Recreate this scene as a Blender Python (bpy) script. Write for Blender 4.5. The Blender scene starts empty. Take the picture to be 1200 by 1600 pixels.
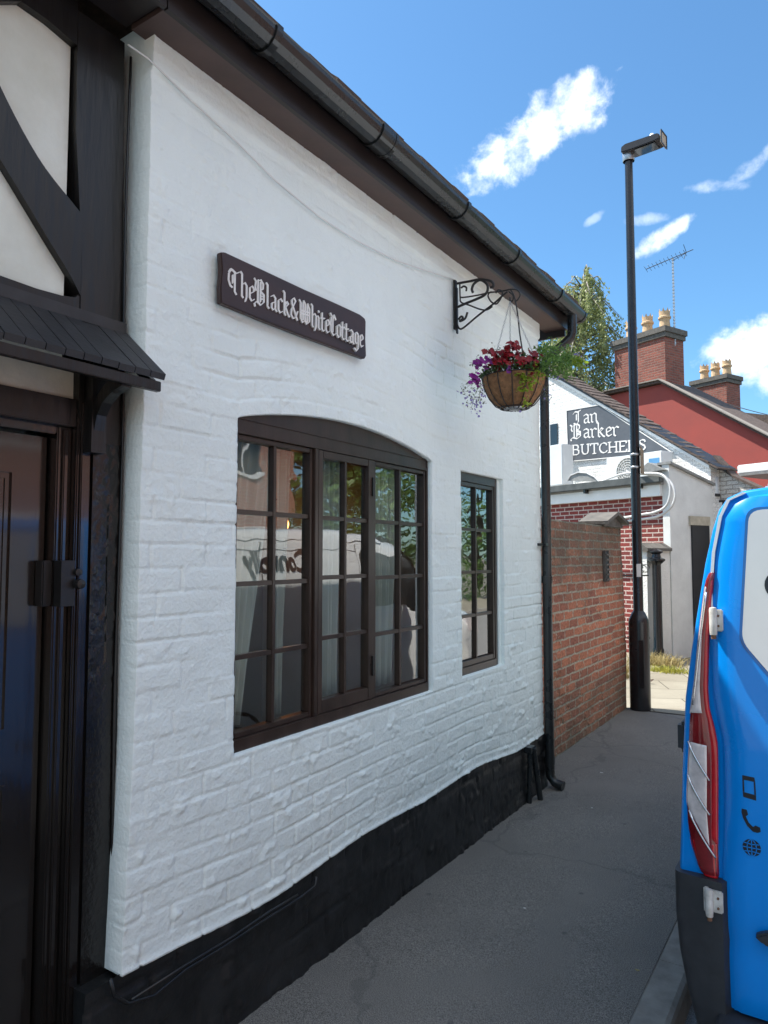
import bpy, bmesh, math, random
import numpy as np
from mathutils import Vector, Matrix, noise as mnoise
random.seed(7); rng = np.random.default_rng(5)
sc = bpy.context.scene
col = sc.collection
PI = math.pi; R = math.radians

# ------------------------------------------------------------------ camera
F_PX = 1110.0; YAW = R(33.1); PITCH = math.atan(68/1110)
CAM = Vector((1.86, 0.0, 1.65))
cd = bpy.data.cameras.new('camera'); cam = bpy.data.objects.new('camera', cd); col.objects.link(cam)
cd.lens = 36*F_PX/1600; cd.sensor_width = 36; cd.sensor_fit = 'AUTO'; cd.clip_start = .05; cd.clip_end = 3000
cam.location = CAM; cam.rotation_euler = (PI/2+PITCH, 0, YAW)
sc.camera = cam
c_r = Vector((math.cos(YAW), math.sin(YAW), 0)); c_h = Vector((-math.sin(YAW), math.cos(YAW), 0)); Zv = Vector((0, 0, 1))
c_f = c_h*math.cos(PITCH)+Zv*math.sin(PITCH); c_u = -c_h*math.sin(PITCH)+Zv*math.cos(PITCH)
def ray(x, y): return (c_r*((x-600)/F_PX) - c_u*((y-800)/F_PX) + c_f)
def onplane(x, y, P, n):            # where a sight line meets a real surface
    r = ray(x, y); n = Vector(n); t = (Vector(P)-CAM).dot(n)/r.dot(n); return CAM + r*t

# ------------------------------------------------------------------ light
SUN_A, SUN_B = .58, .09             # horizontal drift of light per metre of fall (+X, +Y)
to_sun = Vector((-SUN_A, -SUN_B, 1)).normalized()
sl = bpy.data.lights.new('sun', 'SUN'); sl.energy = 4.0; sl.angle = R(.53); sl.color = (1, .955, .88)
so = bpy.data.objects.new('sun', sl); col.objects.link(so)
so.rotation_euler = to_sun.to_track_quat('Z', 'Y').to_euler(); so.location = (-5, 0, 12)
w = bpy.data.worlds.new('World'); sc.world = w; w.use_nodes = True
nt = w.node_tree; nt.nodes.clear()
out = nt.nodes.new('ShaderNodeOutputWorld'); bg = nt.nodes.new('ShaderNodeBackground')
sky = nt.nodes.new('ShaderNodeTexSky'); sky.sky_type = 'NISHITA'; sky.sun_disc = False
sky.sun_elevation = math.asin(to_sun.z); sky.sun_rotation = math.atan2(to_sun.x, to_sun.y)
sky.air_density = 1.0; sky.dust_density = .6; sky.ozone_density = 2.2; sky.altitude = 50
SKY = .12
bg.inputs['Strength'].default_value = SKY
tc = nt.nodes.new('ShaderNodeTexCoord')
def wn(t, **k):
    n = nt.nodes.new(t)
    for a, b in k.items(): setattr(n, a, b)
    return n
def wl(a, b): nt.links.new(a, b)
n1 = wn('ShaderNodeTexNoise'); n1.inputs['Scale'].default_value = 21; n1.inputs['Detail'].default_value = 10; n1.inputs['Roughness'].default_value = .60; n1.inputs['Distortion'].default_value = .15
wl(tc.outputs['Generated'], n1.inputs['Vector'])
n2 = wn('ShaderNodeTexNoise'); n2.inputs['Scale'].default_value = 24; n2.inputs['Detail'].default_value = 5
wl(tc.outputs['Generated'], n2.inputs['Vector'])
CL = [((770, 252), (885, 170), 118, 42, 1.0), ((850, 190), (935, 145), 72, 40, 1.0), ((745, 272), (800, 228), 45, 22, .9),
      ((1000, 392), (1058, 356), 44, 15, .8), ((985, 345), (1030, 340), 34, 10, .35), ((1092, 292), (1150, 288), 44, 11, .5), ((1140, 285), (1200, 240), 50, 13, .55),
      ((1120, 560), (1230, 525), 75, 42, .9), ((1170, 590), (1280, 600), 60, 28, .8), ((915, 352), (945, 330), 18, 7, .25), ((-500, 300), (-100, 200), 210, 70, .9), ((1600, 100), (1900, 60), 160, 60, .9)]
acc = None
def azel(az, el): return Vector((math.cos(R(az))*math.cos(R(el)), math.sin(R(az))*math.cos(R(el)), math.sin(R(el))))
FILL_CLOUDS = [((azel(-25, 34), azel(15, 30)), 1000, 420, 1), ((azel(-80, 38), azel(-50, 40)), 800, 420, 1), ((azel(10, 62), azel(-30, 66)), 640, 340, 1), ((azel(-140, 30), azel(-110, 28)), 600, 260, 1)]  # unseen bright cloud banks, added out of frame to fill the shaded wall with light
for item in CL+FILL_CLOUDS:
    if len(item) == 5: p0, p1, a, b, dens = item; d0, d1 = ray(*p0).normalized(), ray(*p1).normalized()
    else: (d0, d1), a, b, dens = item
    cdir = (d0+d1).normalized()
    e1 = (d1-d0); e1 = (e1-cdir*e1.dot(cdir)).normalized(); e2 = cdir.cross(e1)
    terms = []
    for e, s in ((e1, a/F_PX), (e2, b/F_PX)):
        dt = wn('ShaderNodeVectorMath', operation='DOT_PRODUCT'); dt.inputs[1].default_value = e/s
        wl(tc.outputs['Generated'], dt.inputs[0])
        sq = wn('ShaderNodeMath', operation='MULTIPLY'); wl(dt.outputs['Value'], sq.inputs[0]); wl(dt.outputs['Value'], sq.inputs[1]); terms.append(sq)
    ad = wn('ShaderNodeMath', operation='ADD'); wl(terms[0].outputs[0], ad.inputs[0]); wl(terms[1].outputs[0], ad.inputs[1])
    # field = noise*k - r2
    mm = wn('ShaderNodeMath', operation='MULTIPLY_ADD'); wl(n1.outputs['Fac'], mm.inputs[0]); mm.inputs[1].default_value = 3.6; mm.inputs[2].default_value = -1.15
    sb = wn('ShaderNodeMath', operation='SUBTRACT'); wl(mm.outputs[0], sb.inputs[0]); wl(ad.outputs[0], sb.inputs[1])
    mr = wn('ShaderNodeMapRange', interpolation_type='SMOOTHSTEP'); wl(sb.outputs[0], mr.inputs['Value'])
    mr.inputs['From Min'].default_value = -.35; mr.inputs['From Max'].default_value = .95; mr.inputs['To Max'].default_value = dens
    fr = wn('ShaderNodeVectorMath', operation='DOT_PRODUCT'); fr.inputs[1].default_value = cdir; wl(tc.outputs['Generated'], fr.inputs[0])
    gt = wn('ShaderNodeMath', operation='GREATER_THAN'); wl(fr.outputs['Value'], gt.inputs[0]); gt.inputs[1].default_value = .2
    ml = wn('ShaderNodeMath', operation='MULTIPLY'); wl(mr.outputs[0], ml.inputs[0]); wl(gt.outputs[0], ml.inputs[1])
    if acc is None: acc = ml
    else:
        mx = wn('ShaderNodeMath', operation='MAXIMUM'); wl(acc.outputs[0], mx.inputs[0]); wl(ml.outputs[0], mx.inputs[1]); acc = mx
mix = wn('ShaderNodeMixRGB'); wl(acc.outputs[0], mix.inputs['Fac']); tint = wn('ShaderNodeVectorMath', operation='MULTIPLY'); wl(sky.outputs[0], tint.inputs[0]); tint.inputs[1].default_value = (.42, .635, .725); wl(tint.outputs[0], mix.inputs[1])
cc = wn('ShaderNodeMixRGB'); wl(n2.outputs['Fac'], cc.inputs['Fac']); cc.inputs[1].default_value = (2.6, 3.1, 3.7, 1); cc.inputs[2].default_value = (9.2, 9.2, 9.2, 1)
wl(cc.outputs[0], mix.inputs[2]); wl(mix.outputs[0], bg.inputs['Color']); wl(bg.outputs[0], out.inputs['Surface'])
sc.view_settings.view_transform = 'Standard'; sc.view_settings.look = 'None'; sc.view_settings.gamma = 1
sc.view_settings.exposure = 1.36
sc.cycles.max_bounces = 10; sc.cycles.diffuse_bounces = 5; sc.cycles.glossy_bounces = 5; sc.cycles.transparent_max_bounces = 16; sc.cycles.caustics_reflective = False; sc.cycles.caustics_refractive = False

# ------------------------------------------------------------------ helpers
def tag(o, label=None, cat=None, group=None, kind=None):
    if label: o['label'] = label
    if cat: o['category'] = cat
    if group: o['group'] = group
    if kind: o['kind'] = kind
    return o
wloc = {}
def thing(name, label, cat, loc=(0, 0, 0), group=None):
    o = bpy.data.objects.new(name, None); o.empty_display_size = .1; col.objects.link(o); o.location = loc; wloc[o.name] = Vector(loc)
    return tag(o, label, cat, group)
def sub(name, loc, parent, label=None):
    o = bpy.data.objects.new(name, None); o.empty_display_size = .05; col.objects.link(o); o.parent = parent; o.location = Vector(loc)-wloc[parent.name]; wloc[o.name] = Vector(loc)
    if label: o['label'] = label
    return o
def mk(name, verts, faces, mat, parent=None, smooth=False, uv=True, bevel=0, label=None, origin=None, autos=False):
    V = np.array([tuple(v) for v in verts], dtype=float)
    c = (V.min(0)+V.max(0))/2
    if origin is not None: c = np.array(origin, float)
    me = bpy.data.meshes.new(name); me.from_pydata((V-c).tolist(), [], [tuple(f) for f in faces]); me.validate(); me.update()
    bm = bmesh.new(); bm.from_mesh(me)
    bmesh.ops.recalc_face_normals(bm, faces=bm.faces)
    if bevel:
        bmesh.ops.bevel(bm, geom=list(bm.edges), offset=bevel, segments=2, affect='EDGES', clamp_overlap=True)
    if uv:
        ul = bm.loops.layers.uv.new('uv')
        for f in bm.faces:
            n = f.normal
            if abs(n.z) > .75:
                for l in f.loops: p = l.vert.co; l[ul].uv = (p.x+c[0], p.y+c[1])
            else:
                h = math.hypot(n.x, n.y) or 1; t = (-n.y/h, n.x/h)
                if abs(t[1]) >= abs(t[0]) and t[1] < 0 or abs(t[1]) < abs(t[0]) and t[0] < 0: t = (-t[0], -t[1])
                for l in f.loops: p = l.vert.co; l[ul].uv = ((p.x+c[0])*t[0]+(p.y+c[1])*t[1], p.z+c[2])
    bm.to_mesh(me); bm.free()
    me.materials.append(mat)
    if smooth: me.polygons.foreach_set('use_smooth', [True]*len(me.polygons))
    o = bpy.data.objects.new(name, me); col.objects.link(o)
    if parent is not None:
        o.parent = parent; o.location = Vector(c)-wloc[parent.name]
    else: o.location = c
    wloc[o.name] = Vector(c)
    if smooth and autos:
        try:
            m = me; m.set_sharp_from_angle(angle=R(40))
        except Exception: pass
    if label: o['label'] = label
    return o
class MB:
    def __init__(s): s.v = []; s.f = []
    def add(s, v, f):
        b = len(s.v); s.v += [Vector(q) for q in v]; s.f += [tuple(i+b for i in q) for q in f]; return s
    def box(s, lo, hi, fr=None):
        x0, y0, z0 = lo; x1, y1, z1 = hi
        v = [(x0, y0, z0), (x1, y0, z0), (x1, y1, z0), (x0, y1, z0), (x0, y0, z1), (x1, y0, z1), (x1, y1, z1), (x0, y1, z1)]
        if fr: v = [fr(*q) for q in v]
        return s.add(v, [(0, 3, 2, 1), (4, 5, 6, 7), (0, 1, 5, 4), (1, 2, 6, 5), (2, 3, 7, 6), (3, 0, 4, 7)])
    def prism(s, pts, fa, fb):      # pts 2D outline, fa/fb map (a,b)->3D for the two faces
        n = len(pts); v = [fa(*p) for p in pts]+[fb(*p) for p in pts]
        return s.add(v, [tuple(range(n)), tuple(range(2*n-1, n-1, -1))]+[(i, (i+1) % n, n+(i+1) % n, n+i) for i in range(n)])
    def tube(s, pts, r, seg=8, closed=False, cap=True):
        pts = [Vector(p) for p in pts]; n = len(pts); rr = r if hasattr(r, '__len__') else [r]*n
        rings = []; prev = None
        for i, p in enumerate(pts):
            a = pts[i-1] if (i or closed) else p; b = pts[(i+1) % n] if (i < n-1 or closed) else p
            t = (b-a).normalized()
            if prev is None:
                u = t.orthogonal().normalized()
            else:
                u = (prev-t*prev.dot(t))
                u = u.normalized() if u.length > 1e-6 else t.orthogonal().normalized()
            prev = u; w_ = t.cross(u)
            rings.append([p+(u*math.cos(2*PI*k/seg)+w_*math.sin(2*PI*k/seg))*rr[i] for k in range(seg)])
        v = [q for g in rings for q in g]; f = []
        for i in range(n if closed else n-1):
            j = (i+1) % n
            for k in range(seg): f.append((i*seg+k, i*seg+(k+1) % seg, j*seg+(k+1) % seg, j*seg+k))
        if cap and not closed: f += [tuple(range(seg-1, -1, -1)), tuple((n-1)*seg+k for k in range(seg))]
        return s.add(v, f)
    def lathe(s, prof, c, seg=20, axis=None, a0=0, a1=2*PI):   # prof (r,z)
        full = abs(a1-a0-2*PI) < 1e-6; m = seg if full else seg+1; v = []; f = []
        for (r, z) in prof:
            for k in range(m):
                a = a0+(a1-a0)*k/seg; q = Vector((r*math.cos(a), r*math.sin(a), z))
                if axis: q = axis @ q
                v.append(Vector(c)+q)
        for i in range(len(prof)-1):
            for k in range(seg):
                k2 = (k+1) % m; f.append((i*m+k, i*m+k2, (i+1)*m+k2, (i+1)*m+k))
        return s.add(v, f)
    def build(s, name, mat, parent=None, **k): return mk(name, s.v, s.f, mat, parent, **k)
def box(name, lo, hi, mat, parent=None, bevel=0, **k): return MB().box(lo, hi).build(name, mat, parent, bevel=bevel, **k)
def PX(x): return lambda a, b: Vector((x, a, b))

# ---- numpy value noise
def vnoise(x, y, seed=0):
    xi = np.floor(x).astype(np.int64); yi = np.floor(y).astype(np.int64); xf = x-xi; yf = y-yi
    def h(a, b):
        n = (a*374761393+b*668265263+seed*1442695041) & 0x7fffffff
        n = ((n ^ (n >> 13))*1274126177) & 0x7fffffff
        return ((n ^ (n >> 16)) & 0xffff)/65535.0
    u = xf*xf*(3-2*xf); v = yf*yf*(3-2*yf)
    return (h(xi, yi)*(1-u)+h(xi+1, yi)*u)*(1-v)+(h(xi, yi+1)*(1-u)+h(xi+1, yi+1)*u)*v
def fbm(x, y, seed=0, o=4):
    t = 0; a = .5
    for i in range(o): t = t+a*vnoise(x*2**i, y*2**i, seed+i*17); a *= .5
    return t

# ------------------------------------------------------------------ materials
def nodes(name):
    m = bpy.data.materials.new(name); m.use_nodes = True; t = m.node_tree; b = t.nodes['Principled BSDF']; return m, t, b
def setp(b, **k):
    for a, v in k.items():
        b.inputs[a.replace('_', ' ')].default_value = v if not (isinstance(v, tuple) and len(v) == 3) else (*v, 1)
def mat(name, c, rough=.6, var=.15, vs=6, bump=0, bs=60, metal=0, spec=.5, coat=0, c2=None, dist=.002, detail=6, stretch=None, coat_rough=.05, **k):
    m, t, b = nodes(name); N = t.nodes; L = t.links
    tcn = N.new('ShaderNodeTexCoord'); src = tcn.outputs['Object']
    if stretch:
        mp = N.new('ShaderNodeMapping'); mp.inputs['Scale'].default_value = stretch; L.new(src, mp.inputs['Vector']); src = mp.outputs[0]
    nz = N.new('ShaderNodeTexNoise'); nz.inputs['Scale'].default_value = vs; nz.inputs['Detail'].default_value = detail; nz.inputs['Roughness'].default_value = .6; L.new(src, nz.inputs['Vector'])
    rp = N.new('ShaderNodeValToRGB'); rp.color_ramp.elements[0].position = .3; rp.color_ramp.elements[1].position = .7
    lo = tuple(x*(1-var) for x in c); hi = tuple(min(1, x*(1+var)) for x in c) if c2 is None else c2
    rp.color_ramp.elements[0].color = (*lo, 1); rp.color_ramp.elements[1].color = (*hi, 1)
    L.new(nz.outputs['Fac'], rp.inputs['Fac']); L.new(rp.outputs[0], b.inputs['Base Color'])
    mr = N.new('ShaderNodeMapRange'); L.new(nz.outputs['Fac'], mr.inputs['Value']); mr.inputs['To Min'].default_value = max(.02, rough*.8); mr.inputs['To Max'].default_value = min(1, rough*1.2); L.new(mr.outputs[0], b.inputs['Roughness'])
    b.inputs['Metallic'].default_value = metal; b.inputs['Specular IOR Level'].default_value = spec
    b.inputs['Coat Weight'].default_value = coat; b.inputs['Coat Roughness'].default_value = coat_rough
    if bump:
        n3 = N.new('ShaderNodeTexNoise'); n3.inputs['Scale'].default_value = bs; n3.inputs['Detail'].default_value = 5; L.new(src, n3.inputs['Vector'])
        bp = N.new('ShaderNodeBump'); bp.inputs['Strength'].default_value = bump; bp.inputs['Distance'].default_value = dist; L.new(n3.outputs['Fac'], bp.inputs['Height']); L.new(bp.outputs[0], b.inputs['Normal'])
        if coat: L.new(bp.outputs[0], b.inputs['Coat Normal'])
    for a, v in k.items(): setp(b, **{a: v})
    return m
def brickmat(name, c1, c2, mortar, bw=.225, rh=.075, ms=.010, rough=.85, distort=.004, bump=.8, bdist=.006, dirt=None, hue=None, dirtz=None, smooth=.25):
    m, t, b = nodes(name); N = t.nodes; L = t.links
    uv = N.new('ShaderNodeUVMap'); uv.uv_map = 'uv'
    nz = N.new('ShaderNodeTexNoise'); nz.inputs['Scale'].default_value = 9; nz.inputs['Detail'].default_value = 4; L.new(uv.outputs[0], nz.inputs['Vector'])
    sb = N.new('ShaderNodeVectorMath'); sb.operation = 'SUBTRACT'; L.new(nz.outputs['Color'], sb.inputs[0]); sb.inputs[1].default_value = (.5, .5, .5)
    sc_ = N.new('ShaderNodeVectorMath'); sc_.operation = 'SCALE'; L.new(sb.outputs[0], sc_.inputs[0]); sc_.inputs['Scale'].default_value = distort*6
    ad = N.new('ShaderNodeVectorMath'); L.new(uv.outputs[0], ad.inputs[0]); L.new(sc_.outputs[0], ad.inputs[1])
    br = N.new('ShaderNodeTexBrick'); L.new(ad.outputs[0], br.inputs['Vector']); br.inputs['Scale'].default_value = 1
    br.inputs['Brick Width'].default_value = bw; br.inputs['Row Height'].default_value = rh; br.inputs['Mortar Size'].default_value = ms; br.inputs['Mortar Smooth'].default_value = smooth; br.inputs['Bias'].default_value = 0
    br.inputs['Color1'].default_value = (*c1, 1); br.inputs['Color2'].default_value = (*c2, 1); br.inputs['Mortar'].default_value = (*mortar, 1)
    cur = br.outputs['Color']
    n2_ = N.new('ShaderNodeTexNoise'); n2_.inputs['Scale'].default_value = 45; n2_.inputs['Detail'].default_value = 6; L.new(uv.outputs[0], n2_.inputs['Vector'])
    mr = N.new('ShaderNodeMapRange'); L.new(n2_.outputs['Fac'], mr.inputs['Value']); mr.inputs['From Min'].default_value = .3; mr.inputs['From Max'].default_value = .7; mr.inputs['To Min'].default_value = .65; mr.inputs['To Max'].default_value = 1.3
    ml = N.new('ShaderNodeVectorMath'); ml.operation = 'SCALE'; L.new(cur, ml.inputs[0]); L.new(mr.outputs[0], ml.inputs['Scale']); cur = ml.outputs[0]
    if dirt:
        n4 = N.new('ShaderNodeTexNoise'); n4.inputs['Scale'].default_value = 2.2; n4.inputs['Detail'].default_value = 8; n4.inputs['Roughness'].default_value = .68; L.new(uv.outputs[0], n4.inputs['Vector'])
        f = n4.outputs['Fac']
        if dirtz:   # weathering towards the coping and the damp foot of the wall
            sx = N.new('ShaderNodeSeparateXYZ'); L.new(uv.outputs[0], sx.inputs[0])
            crv = N.new('ShaderNodeValToRGB'); els = crv.color_ramp.elements; els[0].position = 0; els[0].color = (dirtz[0][1],)*3+(1,); els[1].position = 1; els[1].color = (dirtz[-1][1],)*3+(1,)
            for z, val in dirtz[1:-1]: e = els.new(z/2.0); e.color = (val, val, val, 1)
            hf = N.new('ShaderNodeMath'); hf.operation = 'MULTIPLY'; L.new(sx.outputs['Y'], hf.inputs[0]); hf.inputs[1].default_value = .5
            L.new(hf.outputs[0], crv.inputs['Fac'])
            ad2 = N.new('ShaderNodeMath'); L.new(f, ad2.inputs[0]); L.new(crv.outputs[0], ad2.inputs[1]); f = ad2.outputs[0]
        mr2 = N.new('ShaderNodeMapRange'); L.new(f, mr2.inputs['Value']); mr2.inputs['From Min'].default_value = .52 if dirtz else .48; mr2.inputs['From Max'].default_value = .85; mr2.inputs['To Max'].default_value = .9
        mx = N.new('ShaderNodeMixRGB'); L.new(mr2.outputs[0], mx.inputs['Fac']); L.new(cur, mx.inputs[1]); 
        dd = N.new('ShaderNodeVectorMath'); dd.operation = 'MULTIPLY'; L.new(ml.outputs[0], dd.inputs[0]); dd.inputs[1].default_value = dirt
        if dirtz:
            dd.operation = 'SCALE'; L.new(mr.outputs[0], dd.inputs['Scale']); mv = N.new('ShaderNodeVectorMath'); mv.operation = 'MULTIPLY_ADD'; L.new(br.outputs['Color'], mv.inputs[0]); mv.inputs[1].default_value = (.20, .28, .30); mv.inputs[2].default_value = dirt; L.new(mv.outputs[0], dd.inputs[0])
        L.new(dd.outputs[0], mx.inputs[2]); cur = mx.outputs[0]
    L.new(cur, b.inputs['Base Color']); b.inputs['Roughness'].default_value = rough
    hv = N.new('ShaderNodeMath'); hv.operation = 'MULTIPLY_ADD'; L.new(br.outputs['Fac'], hv.inputs[0]); hv.inputs[1].default_value = -1; 
    L.new(n2_.outputs['Fac'], hv.inputs[2])
    bp = N.new('ShaderNodeBump'); bp.inputs['Strength'].default_value = bump; bp.inputs['Distance'].default_value = bdist; L.new(hv.outputs[0], bp.inputs['Height']); L.new(bp.outputs[0], b.inputs['Normal'])
    return m
def glassmat(name, tint=(.85, .9, .88), wav=.25, boost=1.5):
    m, t, b = nodes(name); N = t.nodes; L = t.links; N.remove(b); o = N['Material Output']
    tr = N.new('ShaderNodeBsdfTransparent'); tr.inputs[0].default_value = (*tint, 1)
    gl = N.new('ShaderNodeBsdfGlossy'); gl.inputs['Roughness'].default_value = .012
    fr = N.new('ShaderNodeFresnel'); fr.inputs['IOR'].default_value = 1.52
    ge = N.new('ShaderNodeNewGeometry'); sb = N.new('ShaderNodeMath'); sb.operation = 'SUBTRACT'; sb.inputs[0].default_value = boost; 
    mb = N.new('ShaderNodeMath'); mb.operation = 'MULTIPLY'; L.new(ge.outputs['Backfacing'], mb.inputs[0]); mb.inputs[1].default_value = boost; L.new(mb.outputs[0], sb.inputs[1])
    mu = N.new('ShaderNodeMath'); mu.operation = 'MULTIPLY'; mu.use_clamp = True; L.new(fr.outputs[0], mu.inputs[0]); L.new(sb.outputs[0], mu.inputs[1])
    tcn = N.new('ShaderNodeTexCoord'); nz = N.new('ShaderNodeTexNoise'); nz.inputs['Scale'].default_value = 7; nz.inputs['Detail'].default_value = 1; L.new(tcn.outputs['Object'], nz.inputs['Vector'])
    bp = N.new('ShaderNodeBump'); bp.inputs['Strength'].default_value = wav; bp.inputs['Distance'].default_value = .004; L.new(nz.outputs['Fac'], bp.inputs['Height'])
    L.new(bp.outputs[0], gl.inputs['Normal'])
    mx = N.new('ShaderNodeMixShader'); L.new(mu.outputs[0], mx.inputs[0]); L.new(tr.outputs[0], mx.inputs[1]); L.new(gl.outputs[0], mx.inputs[2]); L.new(mx.outputs[0], o.inputs['Surface'])
    return m
def emis(name, c, s):
    m, t, b = nodes(name); setp(b, Base_Color=c, Emission_Color=c); b.inputs['Emission Strength'].default_value = s; return m
M = {}
M['white_wall'] = mat('white_painted_brick', (.80, .865, .84), .42, .035, 3, bump=.8, bs=80, dist=.004, spec=.45)
M['plinth'] = mat('black_plinth_paint', (.012, .013, .014), .42, .5, 5, bump=.4, bs=90, dist=.003, c2=(.024, .025, .026), spec=.4)
M['black_timber'] = mat('black_painted_timber', (.010, .009, .0085), .36, .5, 10, bump=.9, bs=26, dist=.005, stretch=(1, 1, .16), spec=.5)
M['rough_timber'] = mat('pitted_black_timber', (.010, .009, .0085), .22, .4, 10, bump=.7, bs=55, dist=.004, spec=.5)
M['door'] = mat('glossy_black_door_paint', (.010, .008, .007), .24, .3, 8, bump=.35, bs=40, dist=.0015, stretch=(1, 1, .06), coat=.9, coat_rough=.07)
M['brown'] = mat('dark_brown_window_paint', (.040, .024, .018), .3, .35, 12, bump=.35, bs=60, dist=.0015, stretch=(1, 1, .3))
M['soffit'] = mat('brown_soffit_paint', (.088, .054, .047), .5, .2, 8, bump=.2, bs=30, dist=.002)
M['fascia'] = mat('black_brown_fascia_paint', (.02, .014, .013), .4, .2, 8)
M['plaster'] = mat('cream_white_plaster', (.66, .67, .59), .75, .08, 4, bump=.9, bs=9, dist=.012, c2=(.76, .79, .73))
M['plaster_dirty'] = mat('dusty_cream_plaster', (.55, .50, .42), .8, .15, 6, bump=.5, bs=40, dist=.004)
M['pvc'] = mat('black_plastic_gutter', (.018, .020, .021), .28, .25, 10, spec=.5)
M['iron'] = mat('black_wrought_iron', (.012, .011, .011), .4, .3, 30, bump=.3, bs=120, dist=.001)
M['curtain'] = mat('pale_net_curtain', (.62, .64, .60), .9, .08, 6)
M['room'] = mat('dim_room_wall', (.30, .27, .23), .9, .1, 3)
M['glass'] = glassmat('old_window_glass', (.9, .93, .91), .16, 3.6)
M['sign'] = mat('dark_brown_sign_board', (.040, .019, .016), .45, .3, 6, bump=.4, bs=40, dist=.002, stretch=(1, .3, 1))
M['letter'] = mat('white_letter_paint', (.72, .70, .67), .6, .08, 30)
M['steel'] = mat('galvanised_steel', (.45, .46, .47), .4, .1, 20, metal=.8)
M['cable_white'] = mat('white_painted_cable', (.74, .74, .72), .5, .04, 10)
M['cable_black'] = mat('black_cable', (.012, .012, .013), .35, .1, 10)
M['lamp'] = mat('black_lamp_paint', (.010, .011, .014), .25, .3, 10, spec=.5)
M['tile'] = mat('weathered_clay_tile', (.085, .060, .048), .85, .5, 14, bump=.6, bs=40, dist=.004)
M['lead'] = mat('grey_lead_flashing', (.22, .22, .21), .6, .25, 8, bump=.3, bs=12, dist=.006)
M['coir'] = mat('brown_coir_liner', (.25, .125, .055), .95, .4, 40, bump=.9, bs=160, dist=.006, detail=9)
M['brick_old'] = brickmat('old_red_brick', (.50, .18, .095), (.27, .095, .06), (.42, .35, .26), rh=.078, bw=.235, dirt=(.060, .050, .034), distort=.005, dirtz=[(0, .30), (.40, .22), (.62, -.15), (1.15, -.10), (1.35, .10), (1.55, .32), (2, .34)], bump=.9, bdist=.012)
M['brick_new'] = brickmat('dark_red_brick', (.23, .030, .022), (.15, .022, .018), (.50, .40, .35), rough=.7, ms=.011, distort=.0015)
M['brick_chim'] = brickmat('sooty_red_brick', (.30, .085, .055), (.18, .055, .04), (.22, .15, .12), dirt=(.45, .45, .45), distort=.003)
M['brick_opp'] = brickmat('warm_red_brick', (.36, .12, .07), (.28, .09, .055), (.42, .36, .30), distort=.002)
M['white_brick'] = brickmat('whitewashed_brick', (.80, .80, .78), (.74, .74, .72), (.70, .70, .68), dirt=(.72, .70, .66), bump=.6, bdist=.012)
M['white_render'] = mat('grey_white_render', (.64, .65, .63), .85, .12, 2.5, bump=.6, bs=30, dist=.004)
M['old_white'] = brickmat('flaking_white_brick', (.60, .58, .54), (.52, .50, .46), (.36, .33, .29), dirt=(.7, .66, .6), bump=.8, bdist=.012)
M['roughcast'] = mat('white_roughcast', (.80, .79, .75), .9, .05, 5, bump=1.0, bs=55, dist=.03)
M['red_paint'] = mat('oxide_red_render', (.30, .055, .042), .8, .10, 1.2, bump=.4, bs=18, dist=.004)
M['pot'] = mat('buff_clay_chimney_pot', (.56, .38, .22), .8, .25, 10, bump=.3, bs=30, dist=.004)
M['stone'] = mat('weathered_coping_stone', (.11, .10, .088), .9, .35, 9, bump=.7, bs=25, dist=.008)
M['white_gloss'] = mat('white_gloss_board', (.78, .78, .76), .4, .05, 4)
M['ac'] = mat('white_enamel_casing', (.66, .68, .68), .45, .06, 4)
M['dark'] = mat('dark_void', (.02, .02, .022), .5, .2, 5)
M['conduit'] = mat('grey_plastic_conduit', (.55, .55, .54), .45, .08, 12)
M['signgrey'] = mat('slate_grey_sign_paint', (.085, .092, .105), .5, .12, 5)
M['asphalt'] = None
M['kerb'] = mat('worn_concrete_kerb', (.27, .255, .225), .9, .25, 12, bump=.7, bs=90, dist=.003)
M['blue'] = mat('glossy_blue_van_paint', (.0, .26, .80), .28, .03, 2, coat=.55, spec=.35)
M['vanwhite'] = mat('white_van_paint', (.72, .73, .72), .25, .03, 2, coat=.8)
M['vinyl'] = mat('white_window_vinyl', (.68, .69, .68), .2, .06, 2, coat=.5)
M['plastic'] = mat('textured_grey_bumper_plastic', (.030, .033, .038), .5, .2, 20, bump=.4, bs=300, dist=.0006)
M['rubber'] = mat('black_rubber', (.015, .015, .015), .7, .2, 20)
M['redlens'] = mat('red_tail_lens', (.50, .006, .014), .10, .2, 15, coat=1.0)
M['darklens'] = mat('dark_red_tail_lens', (.20, .010, .014), .10, .3, 15, coat=1.0)
M['clearlens'] = mat('clear_tail_lens', (.72, .66, .65), .12, .2, 25, coat=1.0, metal=.15)
M['chrome'] = mat('bright_reflector_strip', (.75, .75, .76), .15, .1, 60, metal=.9)
M['hinge'] = mat('dirty_white_hinge_paint', (.55, .52, .46), .4, .25, 30, c2=(.70, .69, .66))
M['rust'] = mat('rusty_hinge_pin', (.16, .08, .045), .8, .4, 60)
M['blackvinyl'] = mat('black_vinyl_graphic', (.010, .012, .018), .35, .05, 8)
M['vglass'] = mat('tinted_van_glass', (.012, .014, .016), .05, .1, 3, spec=.8)
M['bark_white'] = mat('birch_bark', (.22, .20, .16), .9, .5, 14)
M['bark'] = mat('brown_bark', (.08, .055, .04), .95, .3, 10)
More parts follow.
